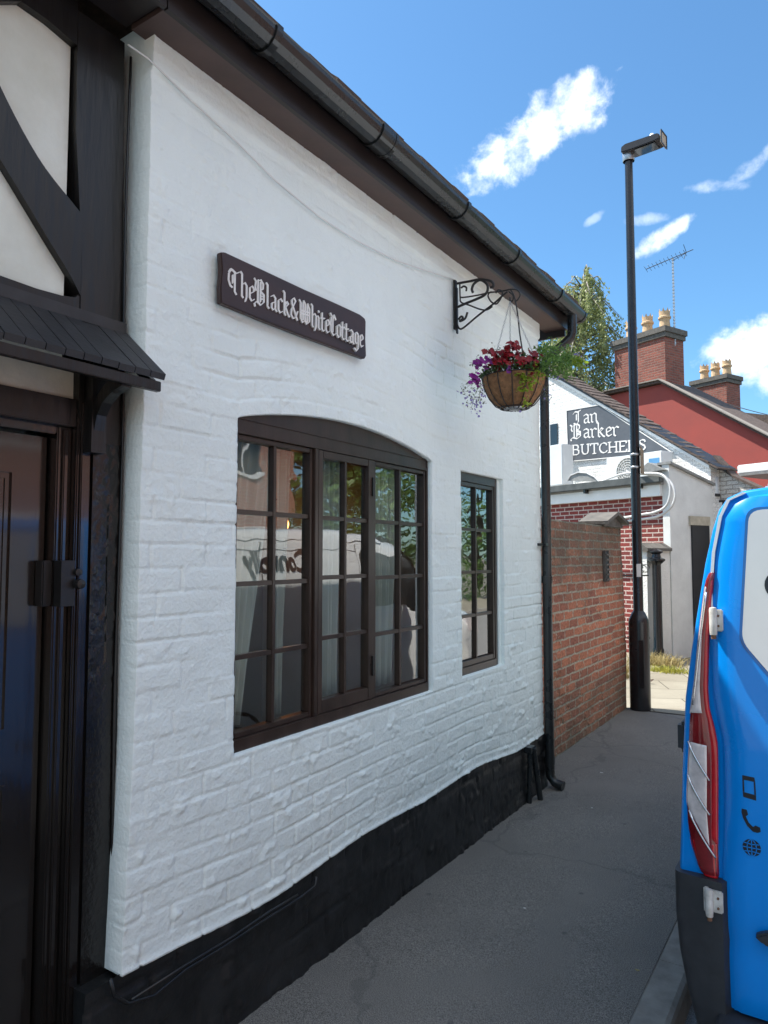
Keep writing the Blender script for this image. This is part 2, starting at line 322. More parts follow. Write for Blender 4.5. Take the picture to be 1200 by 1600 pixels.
def leafmat(name, c, c2, trans=.45, rough=.5):
    m = mat(name, c, rough, .3, 3, c2=c2); b = m.node_tree.nodes['Principled BSDF']; t = m.node_tree
    tl = t.nodes.new('ShaderNodeBsdfTranslucent'); src = b.inputs['Base Color'].links[0].from_socket; t.links.new(src, tl.inputs['Color'])
    mx = t.nodes.new('ShaderNodeMixShader'); mx.inputs[0].default_value = trans; t.links.new(b.outputs[0], mx.inputs[1]); t.links.new(tl.outputs[0], mx.inputs[2]); t.links.new(mx.outputs[0], t.nodes['Material Output'].inputs['Surface'])
    return m
M['birch_leaf'] = leafmat('birch_leaves', (.24, .29, .10), (.46, .50, .22))
M['green_leaf'] = leafmat('mid_green_leaves', (.09, .20, .035), (.20, .34, .08))
M['dark_leaf'] = leafmat('dark_green_leaves', (.035, .085, .03), (.09, .15, .05))
M['lime_leaf'] = leafmat('lime_green_leaves', (.22, .34, .02), (.36, .45, .05))
M['grey_leaf'] = leafmat('grey_green_leaves', (.12, .15, .09), (.20, .23, .15))
M['red_petal'] = leafmat('deep_red_petals', (.20, .003, .008), (.36, .006, .014), .15)
M['purple_petal'] = leafmat('magenta_purple_petals', (.22, .008, .20), (.33, .03, .32), .25)
M['violet_petal'] = leafmat('pale_violet_petals', (.17, .13, .42), (.38, .33, .62), .25)
M['straw'] = leafmat('dry_straw_grass', (.42, .33, .14), (.55, .46, .22), .3, .8)
M['yellowgreen'] = leafmat('yellow_green_grass', (.30, .32, .04), (.45, .42, .08), .3, .8)

def groundmat(name, c, c2, spk, rough, sp_s=260, patch=1.1, bump=.6, slabs=None, dist=.003, gum=False):
    m, t, b = nodes(name); N = t.nodes; L = t.links; tcn = N.new('ShaderNodeTexCoord')
    n_ = N.new('ShaderNodeTexNoise'); n_.inputs['Scale'].default_value = patch; n_.inputs['Detail'].default_value = 8; n_.inputs['Roughness'].default_value = .65; L.new(tcn.outputs['Object'], n_.inputs['Vector'])
    rp = N.new('ShaderNodeValToRGB'); e = rp.color_ramp.elements; e[0].position = .32; e[1].position = .72; e[0].color = (*c, 1); e[1].color = (*c2, 1); L.new(n_.outputs['Fac'], rp.inputs['Fac'])
    s_ = N.new('ShaderNodeTexNoise'); s_.inputs['Scale'].default_value = sp_s; s_.inputs['Detail'].default_value = 3; L.new(tcn.outputs['Object'], s_.inputs['Vector'])
    mr = N.new('ShaderNodeMapRange'); L.new(s_.outputs['Fac'], mr.inputs['Value']); mr.inputs['From Min'].default_value = .35; mr.inputs['From Max'].default_value = .68; mr.inputs['To Min'].default_value = 1-spk; mr.inputs['To Max'].default_value = 1+spk*1.4
    ml = N.new('ShaderNodeVectorMath'); ml.operation = 'SCALE'; L.new(rp.outputs[0], ml.inputs[0]); L.new(mr.outputs[0], ml.inputs['Scale']); cur = ml.outputs[0]
    hgt = s_.outputs['Fac']
    if gum:    # trodden gum, tar patches and hairline cracks
        def mask(tex, sock, a, b, inv=False):
            q = N.new('ShaderNodeMapRange'); L.new(tex.outputs[sock], q.inputs['Value']); q.inputs['From Min'].default_value = a; q.inputs['From Max'].default_value = b; q.inputs['To Min'].default_value = 1 if not inv else 0; q.inputs['To Max'].default_value = 0 if not inv else 1; return q.outputs[0]
        def over(cur, fac, c, k):
            q = N.new('ShaderNodeMath'); q.operation = 'MULTIPLY'; L.new(fac, q.inputs[0]); q.inputs[1].default_value = k
            x = N.new('ShaderNodeMixRGB'); L.new(q.outputs[0], x.inputs['Fac']); L.new(cur, x.inputs[1]); x.inputs[2].default_value = (*c, 1); return x.outputs[0]
        v1 = N.new('ShaderNodeTexVoronoi'); v1.inputs['Scale'].default_value = 2.6; L.new(tcn.outputs['Object'], v1.inputs['Vector']); cur = over(cur, mask(v1, 'Distance', .035, .05), (.24, .23, .21), .45)
        v2 = N.new('ShaderNodeTexVoronoi'); v2.inputs['Scale'].default_value = 4.3; L.new(tcn.outputs['Object'], v2.inputs['Vector']); cur = over(cur, mask(v2, 'Distance', .04, .07), (.05, .05, .05), .5)
        wn_ = N.new('ShaderNodeTexNoise'); wn_.inputs['Scale'].default_value = 3; wn_.inputs['Detail'].default_value = 6; L.new(tcn.outputs['Object'], wn_.inputs['Vector'])
        va = N.new('ShaderNodeVectorMath'); va.operation = 'MULTIPLY_ADD'; L.new(wn_.outputs['Color'], va.inputs[0]); va.inputs[1].default_value = (.5, .5, 0); L.new(tcn.outputs['Object'], va.inputs[2])
        v3 = N.new('ShaderNodeTexVoronoi'); v3.feature = 'DISTANCE_TO_EDGE'; v3.inputs['Scale'].default_value = .55; L.new(va.outputs[0], v3.inputs['Vector']); cur = over(cur, mask(v3, 'Distance', .003, .008), (.055, .055, .052), .30)
        n9 = N.new('ShaderNodeTexNoise'); n9.inputs['Scale'].default_value = .9; n9.inputs['Detail'].default_value = 7; n9.inputs['Roughness'].default_value = .7; L.new(tcn.outputs['Object'], n9.inputs['Vector']); cur = over(cur, mask(n9, 'Fac', .55, .68, True), (.22, .20, .17), .55)
        sx = N.new('ShaderNodeSeparateXYZ'); L.new(tcn.outputs['Object'], sx.inputs[0])
    if slabs:
        mp = N.new('ShaderNodeMapping'); mp.inputs['Rotation'].default_value = (0, 0, slabs[2]); L.new(tcn.outputs['Object'], mp.inputs['Vector'])
        br = N.new('ShaderNodeTexBrick'); br.inputs['Scale'].default_value = 1; br.inputs['Brick Width'].default_value = slabs[0]; br.inputs['Row Height'].default_value = slabs[1]; br.inputs['Mortar Size'].default_value = .007
        br.inputs['Color1'].default_value = (1, 1, 1, 1); br.inputs['Color2'].default_value = (.84, .83, .80, 1); br.inputs['Mortar'].default_value = (.25, .23, .2, 1); L.new(mp.outputs[0], br.inputs['Vector'])
        mu = N.new('ShaderNodeVectorMath'); mu.operation = 'MULTIPLY'; L.new(cur, mu.inputs[0]); L.new(br.outputs['Color'], mu.inputs[1]); cur = mu.outputs[0]
    L.new(cur, b.inputs['Base Color']); b.inputs['Roughness'].default_value = rough
    bp = N.new('ShaderNodeBump'); bp.inputs['Strength'].default_value = bump; bp.inputs['Distance'].default_value = dist; L.new(hgt, bp.inputs['Height']); L.new(bp.outputs[0], b.inputs['Normal'])
    return m
M['asphalt'] = groundmat('pavement_asphalt', (.155, .143, .125), (.205, .190, .165), .55, .8, gum=True)
M['road'] = groundmat('road_asphalt', (.18, .178, .17), (.23, .225, .215), .45, .85)
M['slab'] = groundmat('concrete_paving_slabs', (.22, .195, .15), (.30, .275, .215), .18, .9, slabs=(.9, .6, -.42))
M['earth'] = groundmat('bare_ground', (.12, .11, .09), (.18, .16, .13), .3, .95, 60)

# ------------------------------------------------------------------ ground
KX0, KX1 = 1.155, 1.285
def struct(name, lo, hi, m, **k): return tag(box(name, lo, hi, m, **k), kind='structure')
struct('ground', (-400, -400, -.6), (400, 600, -.135), M['earth'])
struct('road', (KX1, -60, -.13), (7.6, 90, -.11), M['road'])
# pavement: gently uneven sheet
def sheet(name, x0, x1, y0, y1, z, m, nx, ny, amp, seed):
    v = []; f = []
    for i in range(nx+1):
        for j in range(ny+1):
            x = x0+(x1-x0)*i/nx; y = y0+(y1-y0)*j/ny; v.append((x, y, z+amp*(float(mnoise.noise(Vector((x*1.3, y*1.3, seed)))))))
    for i in range(nx):
        for j in range(ny): a = i*(ny+1)+j; f.append((a, a+ny+1, a+ny+2, a+1))
    o = mk(name, v, f, m, smooth=True); return tag(o, kind='structure')
sheet('pavement', -.25, KX0, -6, 7.93, 0, M['asphalt'], 20, 150, .006, 1.0)
sheet('paved_forecourt', -6.0, KX0, 7.945, 12.6, .004, M['slab'], 30, 30, .004, 3.0)
sheet('far_pavement', -1.4, KX0, 12.61, 60, .0, M['asphalt'], 4, 60, .004, 2.0)
sheet('opposite_pavement', 7.75, 10.0, -40, 60, 0, M['slab'], 4, 60, .004, 2.0)
struct('opposite_kerb', (7.6, -40, -.13), (7.75, 60, .004), M['kerb'])
kb = MB(); y = -6.0
ks = MB()
while y < 14:
    L_ = .912; dz = random.uniform(-.003, .003)
    ks.add([], [])
    x0, x1 = KX0+.002, KX1; pr = [(x0, -.14), (x1, -.14), (x1, -.02+dz), (x1-.006, .0+dz), (x1-.02, .012+dz), (x0+.008, .012+dz), (x0, .004+dz)]
    ks.prism(pr, lambda a, b, y=y: Vector((a, y+.004, b)), lambda a, b, y=y: Vector((a, y+L_-.004, b)))
    y += L_
tag(ks.build('kerb', M['kerb']), kind='structure')

# ------------------------------------------------------------------ cottage
cot = thing('white_brick_cottage', 'single-storey white painted brick cottage with black plinth, brown windows and black gutter', 'cottage', (0, 3.2, 0))
Y0, Y1, ZT = 1.45, 4.935, 3.36
W1 = (1.872, 3.328, .935, 2.155); ARCH = .092
W2 = (3.668, 4.265, .955, 2.142)
def corner_y(z):  return 1.45-.030*max(0, min(1, (1.1-z)/.7))-.02*math.sin(z*1.7)*.3
def base_z(y):  return .392+.018*math.sin(y*2.1+.6)+.012*math.sin(y*5.3)+0*y
def arch(y):
    u = (y-W1[0])/(W1[1]-W1[0])
    return ARCH*math.sin(PI*min(1, max(0, u)))**.8 if 0 < u < 1 else 0
def lines(segs, step):
    o = []
    for a, b in zip(segs[:-1], segs[1:]):
        n = max(1, int(round((b-a)/step))); o += [a+(b-a)*i/n for i in range(n)]
    return np.array(o+[segs[-1]])
ST = .0062
ys = lines([Y0, W1[0], W1[1], W2[0], W2[1], Y1], ST); zs = lines([.4, W1[2], W2[2], W1[3]-.013, W1[3], ZT+.05], ST)
YY, ZZ = np.meshgrid(ys, zs, indexing='ij')
def brick_h(y, z):
    """height field of thickly painted, uneven brickwork"""
    zz = z+.010*(fbm(y*1.6, z*1.6, 3)-.5)*2+.006*(fbm(y*6, z*5, 31)-.5)
    row = np.floor(zz/.0765); rz = zz/.0765-row
    off = np.where(row % 2 == 0, 0, .5)+.22*(vnoise(row*3.7, row*1.3+9, 5)-.5)
    bl = .232
    yy = y/bl+off+.10*(fbm(y*3, z*6, 8)-.5); bi = np.floor(yy); ry = yy-bi
    dz = np.minimum(rz, 1-rz)*.0765; dy = np.minimum(ry, 1-ry)*bl
    depth = .0052*(.25+1.5*vnoise(y*3.2, z*5.1, 41))*np.clip(vnoise(y*1.1+4, z*1.4, 43)*1.7-.2+.45*np.clip((1.6-z)/1.2, 0, 1), .34, 1)
    vdep = 1.5*depth*np.clip(vnoise(bi*1.7+row*7.3, row*2.9, 6)*3.0-.5, 0, 1)
    w_ = .0038*(.7+.8*vnoise(y*5, z*5, 9))
    g = -depth*np.exp(-(dz/w_)**2)-vdep*np.exp(-(dy/w_)**2)
    depth = depth*np.clip(vnoise(y*4.2+row*13.7, row*.37, 33)*2.6-.45, .22, 1.25)
    g = -depth*np.exp(-(dz/w_)**2)-vdep*np.exp(-(dy/w_)**2)
    face = .0050*(vnoise(bi*9.1+row*3.3, row*5.7+bi, 12)-.5)
    face *= np.clip(np.minimum(dz, dy)/.008, 0, 1)
    lowz = .75+.75*np.clip((1.5-z)/1.1, 0, 1)
    rough = lowz*(.0040*(fbm(y*30, z*38, 14)-.5)+.0038*(fbm(y*9, z*11, 15)-.5))-lowz*.0030*np.clip(1-abs(fbm(y*7+3, z*8, 61)-.48)*22, 0, 1)*np.clip(vnoise(y*2.3, z*2.1, 62)*2-.9, 0, 1)
    lump = np.clip(fbm(y*14+7, z*18, 51, 3)-.57, 0, 1)*.035*lowz
    return g+face+rough+lump+.007*(fbm(y*1.1, z*1.2, 16)-.5)+.0022*(vnoise(row*5.1, row*0, 71)-.5)
H = brick_h(YY, ZZ)
# soften at openings and add a rounded top ledge line under the eave
led = np.clip((ZZ-3.235)/.012, 0, 1)*.012; H = H+led
Yw = YY.copy(); Zw = ZZ.copy()
for i, yv in enumerate(ys):
    # arch warp
    a = arch(yv)
    if a > 0:
        zt = W1[3]; up = np.clip((3.2-zs)/(3.2-zt), 0, 1); dn = np.clip((zs-(zt-.013))/.013, 0, 1)
        Zw[i] += a*np.where(zs >= zt, up, dn)
    bz = base_z(yv); k = np.clip((W1[2]-zs)/(W1[2]-.4), 0, 1); Zw[i] += (bz-.4)*k
fall = np.clip((1.85-YY)/.4, 0, 1)
Yw += np.vectorize(corner_y)(ZZ)*fall-Y0*fall+.004*(fbm(ZZ*9, ZZ*0, 77)-.5)*fall
# wall end is uneven too
def inop(y, z):
    if W1[0]+1e-6 < y < W1[1]-1e-6 and W1[2]+1e-6 < z < W1[3]-1e-6: return True
    if W2[0]+1e-6 < y < W2[1]-1e-6 and W2[2]+1e-6 < z < W2[3]-.013-1e-6: return True
    return False
# the lip at the bottom
H += .008*np.exp(-((ZZ-.4)/.012)**2)
nyy, nzz = len(ys), len(zs)
verts = np.stack([H, Yw, Zw], -1).reshape(-1, 3)
yc = (ys[:-1]+ys[1:])/2; zc = (zs[:-1]+zs[1:])/2
keep = np.ones((nyy-1, nzz-1), bool)
for (a, b, c, d_) in ((W1[0], W1[1], W1[2], W1[3]), (W2[0], W2[1], W2[2], W1[3]-.013)):
    keep &= ~(((yc > a) & (yc < b))[:, None] & ((zc > c) & (zc < d_))[None, :])
ii, jj = np.nonzero(keep); a = ii*nzz+jj
faces = np.stack([a, a+nzz, a+nzz+1, a+1], -1)
vl = verts.tolist(); fl = faces.tolist()
def strip(idx, dx, dyz=(0, 0)):     # reveal: extrude a chain of grid vertices inwards
    global vl
    b = len(vl)
    ring = []
    for s_ in range(1, 5):
        for q in idx: p = vl[q]; t = s_/4; vl.append([p[0]*(1-t)+(-dx)*t+.0015*math.sin(q*1.3+s_), p[1]+dyz[0]*t, p[2]+dyz[1]*t])
    n = len(idx)
    for s_ in range(4):
        for k in range(n-1):
            a0 = (idx[k], idx[k+1]) if s_ == 0 else (b+(s_-1)*n+k, b+(s_-1)*n+k+1)
            a1 = (b+s_*n+k, b+s_*n+k+1); fl.append([a0[0], a0[1], a1[1], a1[0]])
def gi(y): return int(np.argmin(abs(ys-y)))
def gj(z): return int(np.argmin(abs(zs-z)))
REV = .062
for (a_, b_, c_, d_) in ((W1[0], W1[1], W1[2], W1[3]), (W2[0], W2[1], W2[2], W1[3]-.013)):
    i0, i1, j0, j1 = gi(a_), gi(b_), gj(c_), gj(d_)
    strip([i0*nzz+j for j in range(j0, j1+1)], REV+.03); strip([i1*nzz+j for j in range(j0, j1+1)], REV+.03, (-.006, 0))
    strip([i*nzz+j0 for i in range(i0, i1+1)], REV+.03, (0, .012)); strip([i*nzz+j1 for i in range(i0, i1+1)], REV+.03)
strip([0*nzz+j for j in range(nzz)], .30, (.004, 0)); strip([(nyy-1)*nzz+j for j in range(nzz)], .30)
strip([i*nzz for i in range(nyy)], .03)
me = bpy.data.meshes.new('front_wall'); 
vl = np.array(vl); vl[:, 1] -= 3.2
me.from_pydata(vl.tolist(), [], fl); me.update()
bm = bmesh.new(); bm.from_mesh(me); bmesh.ops.recalc_face_normals(bm, faces=bm.faces); bm.to_mesh(me); bm.free()
me.materials.append(M['white_wall']); me.polygons.foreach_set('use_smooth', [True]*len(me.polygons))
fw = bpy.data.objects.new('front_wall', me); col.objects.link(fw); fw.parent = cot; wloc[fw.name] = Vector((0, 3.2, 0))
# plinth
ys2 = lines([1.30, 5.0], .012); zs2 = lines([-.02, .36], .012); Y2, Z2 = np.meshgrid(ys2, zs2, indexing='ij')
H2 = brick_h(Y2, Z2)*1.25+.006-.0*Z2+.012*np.clip((.06-Z2)/.08, 0, 1)
Zp = Z2.copy()
for i, yv in enumerate(ys2): Zp[i] = Z2[i]*((base_z(yv)+.004)/.36)
v = np.stack([H2-.008, Y2, Zp], -1).reshape(-1, 3); n_ = len(zs2)
f = [(i*n_+j, (i+1)*n_+j, (i+1)*n_+j+1, i*n_+j+1) for i in range(len(ys2)-1) for j in range(n_-1)]
mk('plinth', v, f, M['plinth'], cot, smooth=True)
box('plinth_backing', (-.24, 1.32, -.05), (-.02, 4.93, .38), M['plinth'], cot)
# body behind
bk = MB(); bk.box((-4.7, 1.46, 0), (-4.5, 4.93, 3.3)); bk.box((-4.5, 4.73, 0), (-.10, 4.93, 3.3)); bk.box((-4.5, 1.48, 0), (-.32, 1.6, 3.3))
bk.build('back_wall', M['white_render'], cot)
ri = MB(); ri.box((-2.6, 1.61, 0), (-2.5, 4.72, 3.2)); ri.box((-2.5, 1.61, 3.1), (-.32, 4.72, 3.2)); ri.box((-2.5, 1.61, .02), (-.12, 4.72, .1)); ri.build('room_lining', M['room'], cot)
gb = MB(); gb.prism([(-.02, 3.3), (-4.7, 3.3), (-2.36, 5.55)], lambda a, b: Vector((a, 4.78, b)), lambda a, b: Vector((a, 4.92, b))); gb.build('gable_wall', M['white_render'], cot)
# roof (eaves tile courses modelled, rest one slab per slope)
def roof(parent, ya, yb, xe=.225, ze=3.50, pitch=45, run=2.6, tiles=True):
    tn = math.tan(R(pitch)); xr = xe-run; zr = ze+run*tn; s = MB()
    s.prism([(xe, ze-.03), (xr, zr-.03), (2*xr-xe, ze-.03), (2*xr-xe, ze+.0), (xr, zr+.0), (xe, ze)], lambda a, b: Vector((a, ya, b)), lambda a, b: Vector((a, yb, b)))
    rows = 24
    for r_ in range(rows):
        y = ya-.1+(.08 if r_ % 2 else 0)
        while y < yb-.02:
            wd = .165; y2 = min(y+wd-.004, yb+.015); y1 = max(y, ya)
            if y2 - y1 > .03:
                jx = random.uniform(-.008, .008); jz = random.uniform(0, .009)+(.006 if random.random() < .2 else 0)
                xa = xe+.012+jx-r_*.075; za = ze+.004+r_*.075*tn
                xb = xa-.17; zb = za+.17*tn*.93
                th = .013
                s.add([(xa, y1, za+jz), (xa, y2, za+jz+random.uniform(-.003, .003)), (xb, y2, zb), (xb, y1, zb), (xa+.005, y1, za+th+jz), (xa+.005, y2, za+th+jz), (xb, y2, zb+th), (xb, y1, zb+th)],
                      [(0, 3, 2, 1), (4, 5, 6, 7), (0, 1, 5, 4), (1, 2, 6, 5), (2, 3, 7, 6), (3, 0, 4, 7)])
            y += wd
    return s.build('roof', M['tile'], parent)
roof(cot, 1.42, 5.20)
# eaves
box('soffit', (-.03, 1.40, 3.352), (.128, 5.17, 3.372), M['soffit'], cot)
s = MB(); s.box((.128, 1.40, 3.346), (.146, 5.17, 3.50)); s.box((-.1, 5.15, 3.30), (.128, 5.172, 3.50)); s.box((-.02,1.40,3.373),(.128,1.42,3.49)); s.build('fascia', M['fascia'], cot)
GX, GZ, GR = .205, 3.478, .060
def gutter(parent, ya, yb, nm='gutter'):
    s = MB(); prof = [(-1.0, 0), (-.97, -.25), (-.80, -.60), (-.45, -.90), (0, -1), (.45, -.90), (.80, -.60), (.97, -.25), (1.0, 0), (1.06, .06), (1.02, .11), (.93, .09), (.93, -.2), (.76, -.55), (.42, -.83), (0, -.93), (-.42, -.83), (-.76, -.55), (-.92, -.2), (-.93, 0)]
    s.prism([(GX+GR*a, GZ+GR*b) for a, b in prof], lambda a, b: Vector((a, ya, b)), lambda a, b: Vector((a, yb, b)))
    return s.build(nm, M['pvc'], parent)
def clip(parent, y, w_=.03, k=1.12, joint=False):
    s = MB(); prof = [(math.cos(t)*k, math.sin(t)*k) for t in np.linspace(PI, 2*PI, 15)]+[(1.13, .16), (.9, .16), (.9, .1), (1.02, .08)]+[(math.cos(t)*1.01, math.sin(t)*1.01) for t in np.linspace(2*PI, PI, 15)]
    for yy, ww in (((y, w_),) if not joint else ((y-.05, .018), (y, .08), (y+.05, .018))):
        kk = 1 if not (joint and ww == .08) else .965
        s.prism([(GX+GR*a*kk, GZ+GR*b*kk) for a, b in prof], lambda a, b: Vector((a, yy-ww/2, b)), lambda a, b: Vector((a, yy+ww/2, b)))
    s.box((.146, y-.012, GZ-.05), (GX-GR*.98, y+.012, GZ-.01))
    return s.build('gutter_bracket' if not joint else 'gutter_union', M['pvc'], parent)
g1 = gutter(cot, 1.42, 5.235)
for y_ in (1.78, 3.26, 3.95, 4.72): clip(g1, y_)
clip(g1, 2.50, joint=True)
s = MB(); s.lathe([(0, 0), (GR*1.07, 0), (GR*1.07, .03)], (GX, 5.236, GZ), 16, Matrix.Rotation(-PI/2, 3, 'X'), 0, PI)
s.build('gutter_stop_end', M['pvc'], g1)
# downpipe
def arc(pts, n=6):
    return pts
s = MB(); PX_, PY_ = .022, 4.985
s.tube([(GX, 5.09, GZ-.05), (GX, 5.09, 3.30), (GX-.01, 5.085, 3.26), (GX-.05, 5.07, 3.22), (PX_+.04, 5.0, 3.12), (PX_+.008, PY_, 3.07), (PX_, PY_, 3.0), (PX_+.006, PY_-.01, 1.6), (PX_+.012, PY_-.025, .16), (PX_+.016, PY_-.025, .09), (PX_+.05, PY_-.025, .045), (PX_+.11, PY_-.03, .034)], .034, 18)
for z_ in (2.98, 1.45, .17): s.tube([(PX_+.004, PY_-.01, z_), (PX_+.004, PY_-.01, z_+.05)], .040, 18)
dp = s.build('downpipe', M['pvc'], cot, smooth=True, autos=True)
s = MB(); s.box((-.03, 4.905, 1.72), (.05, 5.03, 1.738)); s.box((0, 4.86, 1.72), (.03, 4.93, 1.738)); s.build('pipe_clip', M['pvc'], dp)
# broken pipe stub beside it
s = MB(); s.tube([(.045, 4.62, .36), (.05, 4.66, .2), (.06, 4.70, .0)], .02, 10); s.tube([(.03, 4.60, .33), (.02, 4.60, .0)], .018, 10); s.box((0, 4.57, .33), (.05, 4.65, .37))
s.build('waste_pipe', M['pvc'], cot, smooth=True, autos=True)
# thin cable clipped across the wall
s = MB(); cp = [onplane(x, y, (.012, 0, 0), (1, 0, 0)) for x, y in ((200, 70), (232, 92), (300, 158), (370, 222), (430, 282), (500, 340), (560, 378), (620, 408), (680, 428), (708, 437))]
s.tube(cp, .0032, 6); s.build('wall_cable', M['cable_white'], cot, smooth=True)
s = MB(); s.tube([onplane(x, y, (.03, 0, 0), (1, 0, 0)) for x, y in ((172, 1530), (178, 1556), (200, 1568), (240, 1556), (290, 1515), (345, 1482), (400, 1446), (470, 1402), (492, 1385), (494, 1370))], .006, 6)
s.tube([onplane(x, y, (.03, 0, 0), (1, 0, 0)) for x, y in ((205, 1562), (290, 1508), (360, 1466), (420, 1425), (465, 1398))], .005, 6)
s.build('plinth_cable', M['cable_black'], cot, smooth=True)

# ---- windows
XF = -.030     # front face of the frames
def gpane(parent, y0, y1, z0, z1, x, i=0):
    t = random.uniform(-.0008, .0008); u = random.uniform(-.0008, .0008)
    s = MB(); s.add([(x+t, y0, z0+0), (x-t, y1, z0), (x-t+u, y1, z1), (x+t+u, y0, z1), (x+t-.004, y0, z0), (x-t-.004, y1, z0), (x-t+u-.004, y1, z1), (x+t+u-.004, y0, z1)],
          [(0, 1, 2, 3), (4, 7, 6, 5), (0, 4, 5, 1), (1, 5, 6, 2), (2, 6, 7, 3), (3, 7, 4, 0)])
    return s.build('pane', M['glass'], parent, uv=False)
def lattice(win, ya, yb, za, zb, xf, st, rows, cols=2, bar=.018, bot=None, nm='sash', tone='brown'):
    bot = bot or st
    s = MB(); s.box((xf-.045, ya, za), (xf, ya+st, zb)); s.box((xf-.045, yb-st, za), (xf, yb, zb)); s.box((xf-.045, ya+st, zb-st), (xf-.001, yb-st, zb)); s.box((xf-.045, ya+st, za), (xf-.001, yb-st, za+bot))
    fr = s.build(nm, M[tone], win, bevel=.002)
    iy0, iy1, iz0, iz1 = ya+st, yb-st, za+bot, zb-st
    b = MB(); zl = [iz0+(iz1-iz0)*k/rows for k in range(rows+1)]; yl = [iy0+(iy1-iy0)*k/cols for k in range(cols+1)]
    for k in range(1, cols): b.box((xf-.035, yl[k]-bar/2, iz0-.003), (xf-.006, yl[k]+bar/2, iz1+.003))
    for k in range(1, rows):
        for c_ in range(cols):
            y_a = yl[c_]+(bar/2 if c_ else -.003); y_b = yl[c_+1]-(bar/2 if c_ < cols-1 else -.003); b.box((xf-.034, y_a, zl[k]-bar/2), (xf-.008, y_b, zl[k]+bar/2))
    b.build('glazing_bar', M[tone], win, bevel=.0015)
    for k in range(rows):
        for c_ in range(cols): gpane(win, yl[c_]+bar/2-.004, yl[c_+1]-bar/2+.004, zl[k]+bar/2-.004, zl[k+1]-bar/2+.004, xf-.022)
w1 = sub('arched_window', (XF, 2.56, .94), cot)
a0, a1 = W1[0]-.006, W1[1]+.006
zsill, zhead = .930, 2.105
s = MB(); s.box((XF-.06, a0, zsill), (XF+.004, a0+.022, zhead+.06)); s.box((XF-.06, a1-.022, zsill), (XF+.004, a1, zhead+.06)); s.box((XF-.06, a0+.022, zsill), (XF+.01, a1-.022, zsill+.052))
s.box((XF-.058, 2.353, zsill+.052), (XF+.008, 2.377, zhead)); s.box((XF-.058, 2.790, zsill+.052), (XF+.002, 2.810, zhead))
s.build('window_frame', M['brown'], w1, bevel=.002)
ap = [(a0, zhead)]+[(y_, W1[3]+arch(y_)+.006) for y_ in np.linspace(a0, a1, 25)]+[(a1, zhead)]
s = MB(); s.prism(ap, PX(XF-.04), PX(XF+.001)); s.build('arched_head_board', M['brown'], w1)
s = MB(); s.box((XF-.001, a0+.02, zhead-.0), (XF+.010, a1-.02, zhead+.012)); s.box((XF+.0, a0+.02, zhead+.055), (XF+.007, a1-.02, zhead+.064)); s.build('head_moulding', M['brown'], w1, bevel=.002)
lattice(w1, a0+.024, 2.351, zsill+.054, zhead-.002, XF-.004, .018, 4)
lattice(w1, 2.379, 2.788, zsill+.054, zhead-.002, XF+.006, .032, 4, bot=.055, nm='casement')
lattice(w1, 2.812, a1-.024, zsill+.054, zhead-.002, XF-.002, .018, 4)
for zz_ in (1.93, 1.09):
    box('hinge', (XF+.004, 2.784, zz_), (XF+.014, 2.798, zz_+.09), M['iron'], w1)
w2 = sub('narrow_window', (XF, 3.92, .96), cot)
b0, b1 = W2[0]-.005, W2[1]-.038
s = MB(); s.box((XF-.06, b0, .955), (XF, b0+.03, 2.155)); s.box((XF-.06, b1-.03, .955), (XF, b1+.0, 2.155)); s.box((XF-.06, b0+.03, .955), (XF+.006, b1-.03, 1.0)); s.box((XF-.06, b0+.03, 2.09), (XF+.004, b1-.03, 2.155)); s.build('window_frame', M['brown'], w2, bevel=.002)
lattice(w2, b0+.032, b1-.032, 1.002, 2.088, XF-.004, .022, 4, bot=.03)
box('window_jamb_paint', (XF-.05, W2[1]-.037, .955), (XF+.006, W2[1]+.004, 2.15), M['white_wall'], w2)
# curtains (hang inside, so things of their own)
def curtain(y0, y1, y0b, y1b, z0, z1, label, x=-.20, n=7):
    v = []; f = []; NU, NZ = 60, 12
    for i in range(NU+1):
        u = i/NU
        for j in range(NZ+1):
            t = j/NZ; ya = y0b+(y0-y0b)*t; yb = y1b+(y1-y1b)*t
            v.append((x+.016*math.sin(u*n*2*PI+.5*math.sin(t*3))*(1-.2*t)+.006*math.sin(u*23+t*2), ya+(yb-ya)*u, z0+(z1-z0)*t))
    for i in range(NU):
        for j in range(NZ): a = i*(NZ+1)+j; f.append((a, a+NZ+1, a+NZ+2, a+1))
    o = mk('curtain', v, f, M['curtain'], smooth=True)
    md = o.modifiers.new('thickness', 'SOLIDIFY'); md.thickness = .002
    return tag(o, label, 'curtain', 'net curtains behind the cottage windows')
curtain(1.84, 2.30, 1.93, 2.10, .98, 2.12, 'pale net curtain gathered behind the left pair of pane columns of the arched window', n=8)
curtain(2.30, 2.40, 2.30, 2.34, .98, 2.12, 'thin strip of pale curtain just left of the opening casement of the arched window', n=2)
curtain(2.50, 2.78, 2.52, 2.74, .98, 2.12, 'pale pleated curtain behind the middle casement of the arched window', n=7)
curtain(3.00, 3.30, 3.02, 3.22, .98, 2.12, 'pale pleated curtain behind the right pane columns of the arched window', n=7)
curtain(3.80, 4.08, 3.80, 4.06, .98, 2.12, 'pale net curtain behind the tall narrow window', n=6)
# glowing bulb added indoors, standing in for an orange light reflected in the pane
t = thing('pane_glow_bulb', 'small orange glowing bulb added inside the room in place of a reflection in the arched window', 'lamp', (-1.9, 4.3, 1.9))
s = MB(); s.lathe([(.0, -.05), (.035, -.04), (.045, 0), (.035, .04), (0, .05)], (-1.9, 4.3, 1.9), 12); s.build('bulb', emis('warm_bulb', (1, .38, .10), 6), t, smooth=True)
s = MB(); s.tube([(-1.9, 4.3, 1.95), (-1.9, 4.3, 2.1), (-2.5, 4.3, 2.1)], .008, 6); s.build('arm', M['iron'], t)

